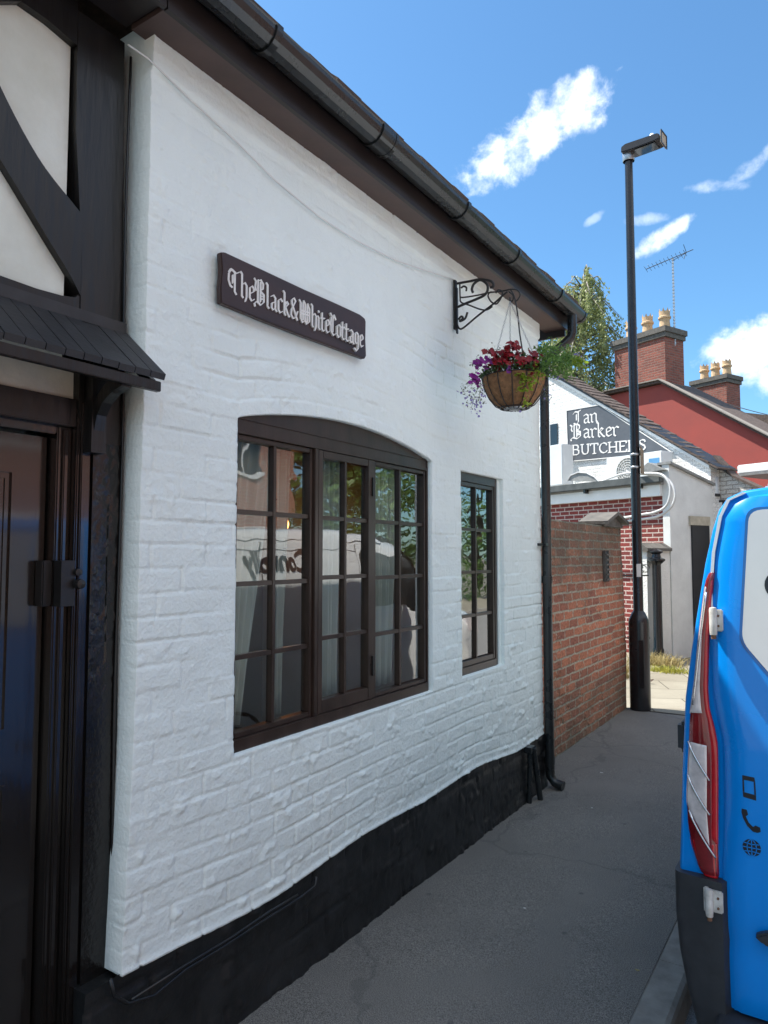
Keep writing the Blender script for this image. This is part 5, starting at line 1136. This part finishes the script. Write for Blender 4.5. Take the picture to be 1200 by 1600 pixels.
# ------------------------------------------------------------------ blue van
van = thing('parked_van', 'parked van with bright blue rear doors, red tail light and grey bumper at the kerb', 'van', (2.39, 4.8, -.11))
VX = 2.39
PROF = [(1.46, .22), (1.425, .36), (1.405, .47), (1.397, .58), (1.397, .714), (1.402, .811), (1.411, 1.0), (1.425, 1.216), (1.447, 1.373), (1.473, 1.529), (1.490, 1.627), (1.514, 1.733), (1.532, 1.79), (1.556, 1.826), (1.60, 1.846), (1.68, 1.856), (1.9, 1.872), (2.15, 1.882), (2.39, 1.886)]
def sideX(z): return float(np.interp(z, [p[1] for p in PROF], [p[0] for p in PROF]))
def yrear(z): return 2.35+.022*max(0, (z-.95)/.9)**1.6
def ring(Y, ztop=1.886, inset=0, rear=False, narrow=0, zb=None):
    o = []
    for (x, z) in PROF:
        zz = z if z < .85 else .85+(z-.85)*(ztop-.85)/(1.886-.85)
        xx = x if z < .85 else x + (0 if ztop > 1.7 else 0)
        xx = min(VX, xx+narrow); xx = xx+(VX-xx)*inset/1.0 if xx < VX else xx
        zz = zz-(zz-.9)*inset
        if zb: zz = max(zz, zb)
        o.append((xx, (Y+yrear(z)-2.35) if rear else Y, zz))
    return o+[(2*VX-p[0], p[1], p[2]) for p in reversed(o[:-1])]
def loft(rings, cap0=True, cap1=True):
    n = len(rings[0]); s = MB(); v = [p for r_ in rings for p in r_]; f = []
    for i in range(len(rings)-1):
        for k in range(n-1): f.append((i*n+k, i*n+k+1, (i+1)*n+k+1, (i+1)*n+k))
        f.append((i*n+n-1, i*n, (i+1)*n, (i+1)*n+n-1))
    if cap0: f.append(tuple(range(n)))
    if cap1: f.append(tuple((len(rings)-1)*n+k for k in range(n)))
    s.add(v, f); return s
o = loft([ring(2.352, inset=.010, rear=True), ring(2.357, inset=.004, rear=True), ring(2.368, inset=.001, rear=True), ring(2.40, rear=True), ring(2.75)], True, False).build('rear_quarter', M['blue'], van, smooth=True, autos=True)
o = loft([ring(2.7501), ring(3.6), ring(4.6, 1.90), ring(5.25, 1.87), ring(5.5, 1.80), ring(5.8, 1.55), ring(6.1, 1.30), ring(6.45, 1.18, narrow=.02), ring(6.9, 1.08, narrow=.05), ring(7.12, .98, narrow=.10), ring(7.2, .90, narrow=.16)], False, True).build('body', M['vanwhite'], van, smooth=True, autos=True)
# rear doors: curved blue skins with a pale gap along the pillar
DL = [(1.526, .345), (1.520, .595), (1.519, .69), (1.532, .93), (1.532, 1.10), (1.520, 1.16), (1.507, 1.25), (1.505, 1.40), (1.511, 1.50), (1.524, 1.646), (1.546, 1.755), (1.566, 1.800), (1.60, 1.822), (1.68, 1.834), (1.9, 1.850), (2.15, 1.86), (2.384, 1.864)]
def doorskin(name, mir, m, parent):
    rows = 40; cols = 24; v = []; f = []
    zs_ = np.linspace(.345, 1.862, rows+1)
    ld = DL[:11]
    for j, z in enumerate(zs_):
        xl = float(np.interp(z, [p[1] for p in ld], [p[0] for p in ld]))
        for i in range(cols+1):
            u = i/cols; x = xl+(2.384-xl)*u
            ztop = float(np.interp(x, [p[0] for p in DL[9:]], [p[1] for p in DL[9:]]))
            zz = min(z, ztop)
            edge = min(1, min((x-xl)/.02, (ztop-zz)/.02, (zz-.34)/.02)); edge = max(0, edge)
            y = yrear(zz)-.004-.026*math.sqrt(max(0, 1-(1-edge)**2))
            y -= .012*math.exp(-((zz-1.28)/.05)**2)*(1 if u > .05 else 0)*0 + .0
            y += .006*math.exp(-((zz-.53)/.025)**2)
            v.append(((x if not mir else 2*VX-x), y, zz))
    for j in range(rows):
        for i in range(cols): a = j*(cols+1)+i; f.append((a, a+1, a+cols+2, a+cols+1))
    # rim back to the body
    b = len(v); rim = [j*(cols+1) for j in range(rows+1)]+[rows*(cols+1)+i for i in range(1, cols+1)]+[j*(cols+1)+cols for j in range(rows-1, -1, -1)]+[i for i in range(cols-1, 0, -1)]
    for q in rim: v.append((v[q][0], yrear(v[q][2])+.004, v[q][2]))
    n = len(rim)
    for k in range(n): f.append((rim[k], rim[(k+1) % n], b+(k+1) % n, b+k))
    return mk(name, v, f, m, parent, smooth=True, autos=True)
rd = doorskin('rear_door', False, M['blue'], van); doorskin('rear_door', True, M['blue'], van)
# pale strip in the pillar gap
s = MB()
gl_ = [(1.5135, 1.46), (1.511, 1.54), (1.5215, 1.66), (1.543, 1.768), (1.566, 1.816), (1.61, 1.836)]
for k in range(len(gl_)-1):
    (xa, za), (xb, zb_) = gl_[k], gl_[k+1]; wd_ = .0070
    s.add([(xa-wd_, yrear(za)-.012, za+.001), (xa+wd_*.2, yrear(za)-.012, za), (xb+wd_*.2, yrear(zb_)-.012, zb_), (xb-wd_, yrear(zb_)-.012, zb_+.004), (xa-wd_, yrear(za)+.01, za), (xa+wd_*.2, yrear(za)+.01, za), (xb+wd_*.2, yrear(zb_)+.01, zb_), (xb-wd_, yrear(zb_)+.01, zb_)], [(0, 1, 2, 3), (4, 7, 6, 5), (0, 4, 5, 1), (1, 5, 6, 2), (2, 6, 7, 3), (3, 7, 4, 0)])
s.build('door_shut_strip', M['vanwhite'], van)
def curved_plate(name, outline, y_off, th, m, parent, bulge=0, wrap=0, bev=.002, seg=None):
    """plate following the rear face; wrap pulls its outer edge round the corner"""
    s = MB()
    def yy(x, z): return yrear(z)+y_off+wrap*max(0, (1.50-x)/.10)**1.5
    s.prism(outline, lambda a, b: Vector((a, yy(a, b), b)), lambda a, b: Vector((a, yy(a, b)-th, b)))
    return s.build(name, m, parent, bevel=bev)
def surf_patch(name, left, right, y_off, m, parent, wrap=.016, n=48, cols=8, bulge=.012, rim=.02, parentage=None):
    """lens-like surface between a left and a right edge curve given as (x, z)"""
    z0_, z1_ = max(left[0][1], right[0][1]), min(left[-1][1], right[-1][1]); v = []; f = []
    for j in range(n+1):
        z = z0_+(z1_-z0_)*j/n; xl = np.interp(z, [p[1] for p in left], [p[0] for p in left]); xr = np.interp(z, [p[1] for p in right], [p[0] for p in right])
        for i in range(cols+1):
            u = i/cols; x = xl+(xr-xl)*u
            y = yrear(z)+y_off+wrap*max(0, (1.515-x)/.10)**2.0-bulge*(math.sin(PI*(.12+.76*u)))**.6
            if i in (0, cols) or j in (0, n): y += rim
            v.append((x, y, z))
    for j in range(n):
        for i in range(cols): a = j*(cols+1)+i; f.append((a, a+1, a+cols+2, a+cols+1))
    return mk(name, v, f, m, parent, smooth=True)
TLl = [(1.470, .690), (1.446, .724), (1.432, .775), (1.4225, .833), (1.4195, .92), (1.4255, 1.004), (1.436, 1.14), (1.456, 1.277), (1.468, 1.38), (1.481, 1.471), (1.492, 1.55), (1.502, 1.588), (1.522, 1.613)]
TLr = [(1.513, .690), (1.5145, .80), (1.520, 1.0), (1.521, 1.09), (1.513, 1.14), (1.500, 1.19), (1.4965, 1.25), (1.5025, 1.40), (1.512, 1.50), (1.524, 1.613)]
tl = sub('tail_light', (1.47, 2.33, .7), van)
TLl = [(x-.006*min(1, max(0, (z-.72)/.1)), z) for x, z in TLl]
ip_ = lambda c, z: float(np.interp(z, [p[1] for p in c], [p[0] for p in c]))
surf_patch('lens_base', TLl, TLr, .0, M['darklens'], tl, bulge=.020, rim=.03)
zg = np.linspace(1.155, 1.585, 20)
surf_patch('red_strip', [(ip_(TLr, z)-(.018 if z > 1.15 else .024), z) for z in np.linspace(.80, 1.59, 30)], [(ip_(TLr, z)-.003, z) for z in np.linspace(.80, 1.59, 30)], -.013, M['redlens'], tl, bulge=.006, rim=.006)
surf_patch('reversing_lens', [(ip_(TLl, z)+.005, z) for z in np.linspace(1.17, 1.56, 24)], [(max(ip_(TLl, z)+.008, ip_(TLr, z)-.019), z) for z in np.linspace(1.17, 1.56, 24)], -.014, M['clearlens'], tl, bulge=.007, rim=.006)
surf_patch('indicator_lens', [(ip_(TLl, z)+.010+max(0, (.89-z))*.55, z) for z in np.linspace(.79, 1.09, 20)], [(ip_(TLr, z)-.026, z) for z in np.linspace(.79, 1.09, 20)], -.014, M['clearlens'], tl, bulge=.007, rim=.006)
surf_patch('bottom_lens', [(ip_(TLl, z)+.008, z) for z in np.linspace(.700, .80, 10)], [(ip_(TLr, z)-.006, z) for z in np.linspace(.700, .80, 10)], -.014, M['redlens'], tl, bulge=.004, rim=.006)
for (xa, za, xb, zb_) in ((1.436, 1.09, 1.494, .985), (1.432, .99, 1.492, .885), (1.434, .885, 1.505, .765)):
    s = MB(); pts = []
    for u in np.linspace(0, 1, 8):
        x = xa+(xb-xa)*u; z = za+(zb_-za)*u**.8; pts.append((x, yrear(z)-.026+.016*max(0, (1.515-x)/.10)**2, z))
    s.tube(pts, .0032, 6); s.build('reflector_strip', M['chrome'], tl, smooth=True)
s = MB(); s.tube([(ip_(TLl, z)+.013, yrear(z)-.024+.016*max(0, (1.515-ip_(TLl, z)-.022)/.10)**2, z) for z in np.linspace(1.20, 1.54, 12)], .0035, 6); s.build('light_tube', M['chrome'], tl, smooth=True)
# mirror image light on the far side
TLl2 = [(2*VX-x, z) for x, z in TLl]; TLr2 = [(2*VX-x, z) for x, z in TLr]
s = MB(); n_ = 24; v = []; f = []
zs_ = np.linspace(.70, 1.60, n_+1)
for z in zs_:
    xl, xr = ip_(TLl, z), ip_(TLr, z); v += [(2*VX-xl, yrear(z)+.09, z), (2*VX-xl+.004, yrear(z)+.03, z), (2*VX-(xl+xr)/2, yrear(z)-.012, z), (2*VX-xr, yrear(z)-.012, z), (2*VX-xr, yrear(z)+.01, z)]
for j in range(n_):
    for i in range(4): a = j*5+i; f.append((a, a+1, a+6, a+5))
mk('tail_light', v, f, M['redlens'], van, smooth=True)
# window vinyl
def rrect(pts, r, n=5):
    out = []; m_ = len(pts)
    for i in range(m_):
        p, a, b = Vector(pts[i]), Vector(pts[i-1]), Vector(pts[(i+1) % m_]); rr = r[i] if hasattr(r, '__len__') else r
        p0_ = p+(a-p).normalized()*rr; p1_ = p+(b-p).normalized()*rr
        for k in range(n+1): t_ = k/n; out.append(tuple(p0_*(1-t_)**2+p*2*t_*(1-t_)+p1_*t_*t_))
    return out
wo = rrect([(1.620, 1.783), (2.33, 1.80), (2.33, 1.24), (1.72, 1.24), (1.592, 1.40)], [.035, .05, .05, .07, .03])
def rearshape(name, outline, y_off, th, m, parent, mir=False, bev=0):
    s = MB(); mx_ = (lambda x: 2*VX-x) if mir else (lambda x: x)
    s.prism(outline, lambda a, b: Vector((mx_(a), yrear(b)+y_off, b)), lambda a, b: Vector((mx_(a), yrear(b)+y_off-th, b))); return s.build(name, m, parent, bevel=bev)
for mir in (False, True):
    cx_, cz_ = 1.96, 1.52
    rearshape('window_seal', [(cx_+(x-cx_)*1.022, cz_+(z-cz_)*1.03) for x, z in wo], -.0305, .0015, mat('blue_window_recess', (.0, .10, .34), .3, coat=.8), van, mir)
    rearshape('rear_window', wo, -.0325, .0015, M['vinyl'], van, mir)
ck = lambda cx, cz, r, n=24: [(cx+r*math.cos(2*PI*k/n), cz+r*math.sin(2*PI*k/n)) for k in range(n)]
rearshape('window_graphic', ck(1.70, 1.565, .045), -.0345, .0006, M['blackvinyl'], van)
# graphics on the door
s = MB(); YG = -.0305
def gfx(outl, lift=0):
    s.prism(outl, lambda a, b: Vector((a, yrear(b)+YG-lift, b)), lambda a, b: Vector((a, yrear(b)+YG-.0008-lift, b)))
# telephone in a frame
gfx([(1.583, 1.017), (1.614, 1.015), (1.616, 1.003), (1.583, 1.005)]); gfx([(1.583, .970), (1.617, .966), (1.617, .951), (1.584, .956)])
gfx([(1.583, 1.0045), (1.587, 1.0045), (1.5875, .9705), (1.583, .9705)]); gfx([(1.612, 1.0025), (1.616, 1.0025), (1.617, .9665), (1.613, .967)])
s.build('mobile_phone_graphic', M['blackvinyl'], rd)
s = MB(); hs = [(1.579, .922), (1.592, .921), (1.595, .908), (1.589, .902), (1.596, .886), (1.607, .876), (1.613, .881), (1.625, .878), (1.626, .866), (1.618, .862), (1.606, .863), (1.592, .876), (1.582, .896), (1.578, .912)]
# split the handset into convex pieces
gfx([hs[0], hs[1], hs[2], hs[3], hs[12], hs[13]]); gfx([hs[3], hs[4], hs[11], hs[12]], .0002); gfx([hs[4], hs[5], hs[10], hs[11]], .0004); gfx([hs[5], hs[6], hs[7], hs[8], hs[9], hs[10]], .0006)
s.build('telephone_graphic', M['blackvinyl'], rd)
s = MB(); gc = (1.602, .817); gfx(ck(gc[0], gc[1], .0235, 28)); s.build('globe_graphic', M['blackvinyl'], rd)
s = MB()
def gline(pts, w_=.0011):
    for a, b in zip(pts[:-1], pts[1:]):
        d_ = Vector((b[0]-a[0], b[1]-a[1])).normalized(); n__ = Vector((-d_.y, d_.x))*w_; gfx([(a[0]+n__.x, a[1]+n__.y), (b[0]+n__.x, b[1]+n__.y), (b[0]-n__.x, b[1]-n__.y), (a[0]-n__.x, a[1]-n__.y)], .0012)
gline([(gc[0]-.023, gc[1]), (gc[0]+.023, gc[1])]); gline([(gc[0], gc[1]-.023), (gc[0], gc[1]+.023)])
for sg in (-1, 1):
    gline([(gc[0]+sg*.012*math.sin(t_), gc[1]+.023*math.cos(t_)) for t_ in np.linspace(.05, PI-.05, 9)]); gline([(gc[0]-.0195, gc[1]+sg*.012), (gc[0], gc[1]+sg*.0095), (gc[0]+.0195, gc[1]+sg*.012)])
s.build('globe_lines', M['blue'], rd)
# door handle recess
rearshape('handle', [(1.603, .583), (1.625, .597), (1.66, .607), (1.80, .61), (1.80, .555), (1.66, .560), (1.625, .566)], -.028, .03, M['plastic'], rd, bev=.006)
# hinges
def hinge(x0, z0, x1, z1, lab):
    h = sub('hinge', (x0, 2.32, z0), van); yh = yrear((z0+z1)/2)
    s = MB(); s.box((x0+(x1-x0)*.35, yh-.045, z0+.006), (x1+.012, yh-.030, z1-.004)); s.box((x0, yh-.042, z0), (x0+(x1-x0)*.4, yh-.004, z1)); s.build('leaf', M['hinge'], h, bevel=.003)
    s = MB(); s.lathe([(0, 0), (.010, 0), (.011, .012), (.011, z1-z0), (.009, z1-z0+.006), (0, z1-z0+.008)], (x0+(x1-x0)*.42, yh-.052, z0-.004), 12); s.build('knuckle', M['hinge'], h, smooth=True, autos=True)
    s = MB(); s.lathe([(0, 0), (.007, 0), (.007, .014), (0, .014)], (x0+(x1-x0)*.42, yh-.052, z0-.016), 10)
    for zz in (.3, .7):
        s.lathe([(0, .0), (.0035, 0), (.0035, .004), (0, .004)], (x1, yh-.0455, z0+(z1-z0)*zz), 8, Matrix.Rotation(PI/2, 3, 'X'))
    s.build('pin', M['rust'], h)
hinge(1.510, 1.420, 1.532, 1.494, ''); hinge(1.472, .610, 1.512, .680, '')
# bumper
bl = [(1.52, .618), (1.47, .655), (1.455, .69), (1.425, .714), (1.398, .72), (1.394, .58), (1.402, .47), (1.422, .36), (1.448, .262), (1.47, .21), (1.62, .20), (1.62, .335), (1.524, .343)]
def bumper():    # wraps the lower corner
    v = []; f = []
    # swept strip: inner top edge to lower edge around the corner
    zs_ = np.linspace(.19, .70, 22); us = np.linspace(0, 1, 20)
    for z in zs_:
        xo = sideX(max(z, .24))-.006; 
        for u in us:
            # path: from the side (Y=2.78) forward to the corner then along the rear to x=1.522
            if u < .45: t_ = u/.45; x = xo-.004; y = 2.80-(2.80-2.352)*t_
            else:
                t_ = (u-.45)/.55; ang = min(1, t_/.5)*PI/2
                r_ = .026
                if t_ < .5: x = xo+r_-r_*math.cos(ang)-.004; y = 2.352-r_*math.sin(ang)*1.0
                else: x = xo+r_-.004+(1.5215-xo-r_+.004)*((t_-.5)/.5); y = 2.326-.010*math.sin((t_-.5)*PI)
            v.append((x, y-.012*(1 if z < .34 else 0)*0, z))
    nc = len(us)
    for j in range(len(zs_)-1):
        for i in range(nc-1): a = j*nc+i; f.append((a, a+1, a+nc+1, a+nc))
    b = len(v)
    rim = [i for i in range(nc)]+[j*nc+nc-1 for j in range(1, len(zs_))]+[(len(zs_)-1)*nc+i for i in range(nc-2, -1, -1)]
    for q in rim: v.append((v[q][0]+.02, v[q][1]+.04, v[q][2]))
    for k in range(len(rim)-1): f.append((rim[k], rim[k+1], b+k+1, b+k))
    return mk('bumper_corner', v, f, M['plastic'], van, smooth=True, autos=True)
bumper()
s = MB()
s.prism([(2.33, .335), (2.22, .33), (2.19, .31), (2.185, .22), (2.22, .18), (2.40, .17), (2.40, .335)], lambda a, b: Vector((1.50, a+.02, b)), lambda a, b: Vector((3.28, a+.02, b)))
s.build('rear_bumper', M['plastic'], van, bevel=.008)
s = MB(); 
for sx in (0, 1):
    X0 = 1.40 if sx == 0 else 2*VX-1.40
    s.add([], [])
s.box((2*VX-1.53, 2.30, .19), (2*VX-1.398, 2.80, .70)); s.build('bumper_corner', M['plastic'], van, bevel=.03)
s = MB(); s.box((1.55, 2.5, .06), (3.25, 6.9, .30)); s.build('underbody', M['dark'], van)
for (y_, x_) in ((3.35, 1.47), (6.28, 1.47), (3.35, 3.31), (6.28, 3.31)):
    wh = sub('wheel', (x_, y_, .21), van); AX = Matrix.Rotation(PI/2, 3, 'Y'); c = Vector((x_-.10, y_, .21))
    s = MB(); s.lathe([(.20, .0), (.30, 0), (.325, .03), (.325, .19), (.30, .22), (.20, .22), (.20, 0)], c, 32, AX); s.build('tyre', M['rubber'], wh, smooth=True, autos=True)
    s = MB(); s.lathe([(0, .03), (.06, .02), (.08, .04), (.19, .03), (.20, .01), (.20, .21), (.19, .19), (.08, .18), (.06, .20), (0, .19)], c, 24, AX); s.build('rim', M['steel'], wh, smooth=True, autos=True)
# wheel arches on the sides, windows, stripes, lettering
def sidepatch(name, outl, off, m, parent, mir=False, cat=None):
    s = MB(); v = []; 
    fx = (lambda z, o: sideX(z)-o) if not mir else (lambda z, o: 2*VX-sideX(z)+o)
    s.prism(outl, lambda a, b: Vector((fx(b, off), a, b)), lambda a, b: Vector((fx(b, off-.006), a, b)))
    return s.build(name, m, parent)
for mir in (False, True):
    for y_ in (3.35, 6.28):
        sidepatch('wheel_arch', [(y_+.41*math.cos(t_), .21+.42*math.sin(t_)) for t_ in np.linspace(.05, PI-.05, 17)], .0015, M['plastic'], van, mir)
    fwz = [(4.95, 1.22), (6.02, 1.22), (5.62, 1.60), (5.42, 1.69), (4.95, 1.70)]
    def splitz(outl):      # follow the tumblehome with slices
        zs_ = np.linspace(min(p[1] for p in outl), max(p[1] for p in outl), 9); v = []; f = []; lo_, hi_ = [], []
        for z in zs_:
            xs = []
            for (a, b) in zip(outl, outl[1:]+outl[:1]):
                if (a[1]-z)*(b[1]-z) <= 1e-12 and abs(a[1]-b[1]) > 1e-9: xs.append(a[0]+(b[0]-a[0])*(z-a[1])/(b[1]-a[1]))
                elif abs(a[1]-b[1]) <= 1e-9 and abs(a[1]-z) < 1e-9: xs += [a[0], b[0]]
            lo_.append(min(xs)); hi_.append(max(xs))
        return zs_, lo_, hi_
    def sideskin(name, outl, off, m):
        zs_, lo_, hi_ = splitz(outl); v = []; f = []
        fx = (lambda z, o: sideX(z)-o) if not mir else (lambda z, o: 2*VX-sideX(z)+o)
        for z, a, b in zip(zs_, lo_, hi_): v += [(fx(z, off), a, z), (fx(z, off), b, z), (fx(z, off-.008), b, z), (fx(z, off-.008), a, z)]
        n = len(zs_)
        for j in range(n-1):
            for k in range(4): f.append((j*4+k, j*4+(k+1) % 4, (j+1)*4+(k+1) % 4, (j+1)*4+k))
        f += [(0, 1, 2, 3), tuple((n-1)*4+k for k in (3, 2, 1, 0))]
        return mk(name, v, f, m, van)
    sideskin('side_window', fwz, .004, M['vglass'])
    sideskin('roof_drip_line', [(2.76, 1.762), (5.3, 1.768), (5.3, 1.774), (2.76, 1.768)], .003, M['plastic'])
    sideskin('swage_line', [(2.76, 1.695), (4.9, 1.695), (4.9, 1.702), (2.76, 1.702)], .003, M['plastic'])
    sideskin('door_gap', [(4.90, .5), (4.908, .5), (4.908, 1.75), (4.90, 1.75)], .003, M['plastic'])
    sideskin('door_gap', [(3.72, .5), (3.728, .5), (3.728, 1.75), (3.72, 1.75)], .0035, M['plastic'])
# windscreen
s = MB(); v = []
for (y_, zt, nr) in ((5.36, 1.815, 1.60), (5.8, 1.565, 1.55), (6.06, 1.345, 1.52)): v += [(nr, y_+.03, zt+.02), (2*VX-nr, y_+.03, zt+.02)]
mk('windscreen', v, [(0, 1, 3, 2), (2, 3, 5, 4)], M['vglass'], van)
mr_ = MB(); mr_.box((1.20, 5.46, 1.17), (1.37, 5.56, 1.40)); mr_.build('wing_mirror', M['plastic'], van, bevel=.025)
mr_ = MB(); mr_.box((2*VX-1.37, 5.46, 1.17), (2*VX-1.20, 5.56, 1.40)); mr_.build('wing_mirror', M['plastic'], van, bevel=.025)
s = MB(); s.box((1.388, 2.42, 1.03), (1.42, 2.48, 1.125)); s.build('door_rail_end', M['plastic'], van, bevel=.012)
s = MB(); s.box((1.64, 2.62, 1.852), (1.78, 2.74, 1.885)); s.build('roof_mount', M['vanwhite'], van, bevel=.008)
for mir in (0, 1):
    X0 = 1.50 if not mir else 2*VX-1.50-.30
    box('headlight', (X0, 7.06, .80), (X0+.30, 7.19, .98), M['clearlens'], van, bevel=.02)
box('grille', (1.85, 7.15, .45), (2.93, 7.215, .72), M['dark'], van, bevel=.01)
# lettering on the side (seen back to front in the window glass)
cu = bpy.data.curves.new('txt', 'FONT'); cu.body = 'Connolly'; cu.size = .235; cu.extrude = .001; cu.offset = .006
to = bpy.data.objects.new('txt', cu); col.objects.link(to); dg = bpy.context.evaluated_depsgraph_get(); tm = bpy.data.meshes.new_from_object(to.evaluated_get(dg)); col.objects.unlink(to)
Lx_ = max(q.co.x for q in tm.vertices)
vv = [(sideX(1.545+q.co.y*.9)-.010-q.co.z, 4.27-q.co.x*(.74/Lx_), 1.545+q.co.y*.9) for q in tm.vertices]
mk('side_lettering', vv, [tuple(p.vertices) for p in tm.polygons], M['blackvinyl'], van, uv=False)

# ------------------------------------------------------------------ across the street (lights and reflects in the panes)
def house(y0, y1, xh, hz, m, label, nw=2, storeys=2):
    t = thing('terraced_house', label, 'house', (xh, (y0+y1)/2, 0), 'houses across the street')
    box('wall', (xh, y0, -.05), (xh+7, y1, hz), m, t)
    s = MB(); s.prism([(xh-.25, hz), (xh+7.25, hz), (xh+3.5, hz+2.6)], lambda a, b: Vector((a, y0, b)), lambda a, b: Vector((a, y1, b))); s.build('roof', M['tile'], t)
    for st_ in range(storeys):
        for k in range(nw):
            yc_ = y0+(y1-y0)*(k+.5)/nw; zb = .95+st_*2.7
            if st_ == 0 and k == 0:
                box('door', (xh-.012, yc_-.45, 0), (xh-.003, yc_+.45, 2.05), M['door'], t); continue
            wn_ = box('window', (xh-.02, yc_-.55, zb), (xh-.003, yc_+.55, zb+1.3), M['vglass'], t)
            s = MB(); s.box((xh-.05, yc_-.62, zb-.08), (xh-.002, yc_+.62, zb)); s.box((xh-.04, yc_-.03, zb), (xh-.021, yc_+.03, zb+1.3)); s.box((xh-.04, yc_-.60, zb+1.3), (xh-.004, yc_+.60, zb+1.45)); s.build('frame', M['white_gloss'], wn_)
    return t
house(-8, 1.0, 10, 5.6, M['brick_opp'], 'red brick terraced house across the street, behind the viewpoint', 3)
house(1.02, 8.0, 10, 6.2, M['brick_opp'], 'taller red brick house across the street opposite the parked van', 3)
house(8.02, 14.0, 10, 5.2, M['brick_opp'], 'red brick house across the street further along, beside the garden trees', 2)
for (x_, y_, h_, r_, lab) in ((10.8, 16.5, 5.5, 1.9, 'bushy green tree in the garden beyond the last house across the street'), (11.5, 21, 7.5, 2.4, 'tall tree in the middle of the row across the street'), (10.9, 27.5, 9.0, 3.4, 'broad tall tree farthest along the opposite side of the street')):
    tree('garden_tree', lab, (x_, y_, 0), h_, r_, .15, M['green_leaf'], M['bark'], 50, 7000, .20, group='trees across the street', spread=1.4)
hz_ = thing('garden_hedge', 'clipped green hedge across the street beyond the houses', 'hedge', (10.2, 18, 0))
s = MB()
for i in range(5000): leafq(s, Vector((10.2+gr(0, .28), random.uniform(14.2, 26), random.uniform(0, 1.4))), random.uniform(.07, .13))
s.build('foliage', M['green_leaf'], hz_, uv=False)
# low scattered litter on the pavement
for i, (x, y, lab) in enumerate(((940, 1208, 'pale scrap lying on the pavement near the downpipe foot'), (996, 1517, 'pale yellow leaf lying near the kerb'), (820, 1420, 'tiny white speck of litter in the middle of the pavement'), (925, 1263, 'white speck of litter just right of the pipe stub'), (1016, 1068, 'brown dead leaf standing on the sunlit paving by the lamp post'))):
    c = onplane(x, y, (0, 0, .008), (0, 0, 1)); s = MB(); sz = (.014, .010, .007, .008, .05)[i]
    pts = [(sz*math.cos(a)*random.uniform(.6, 1.1), sz*.6*math.sin(a)*random.uniform(.6, 1.1)) for a in np.linspace(0, 2*PI, 8)[:-1]]
    up = 1.2 if i == 4 else .25
    s.prism(pts, lambda a, b: c+Vector((a, b, .002+abs(a)*up)), lambda a, b: c+Vector((a, b, .0035+abs(a)*up)))
    tag(s.build('fallen_leaf' if i in (1, 4) else 'litter_scrap', M['straw'] if i in (1,) else (M['bark'] if i == 4 else M['letter']), uv=False), lab, 'leaf' if i in (1, 4) else 'litter')
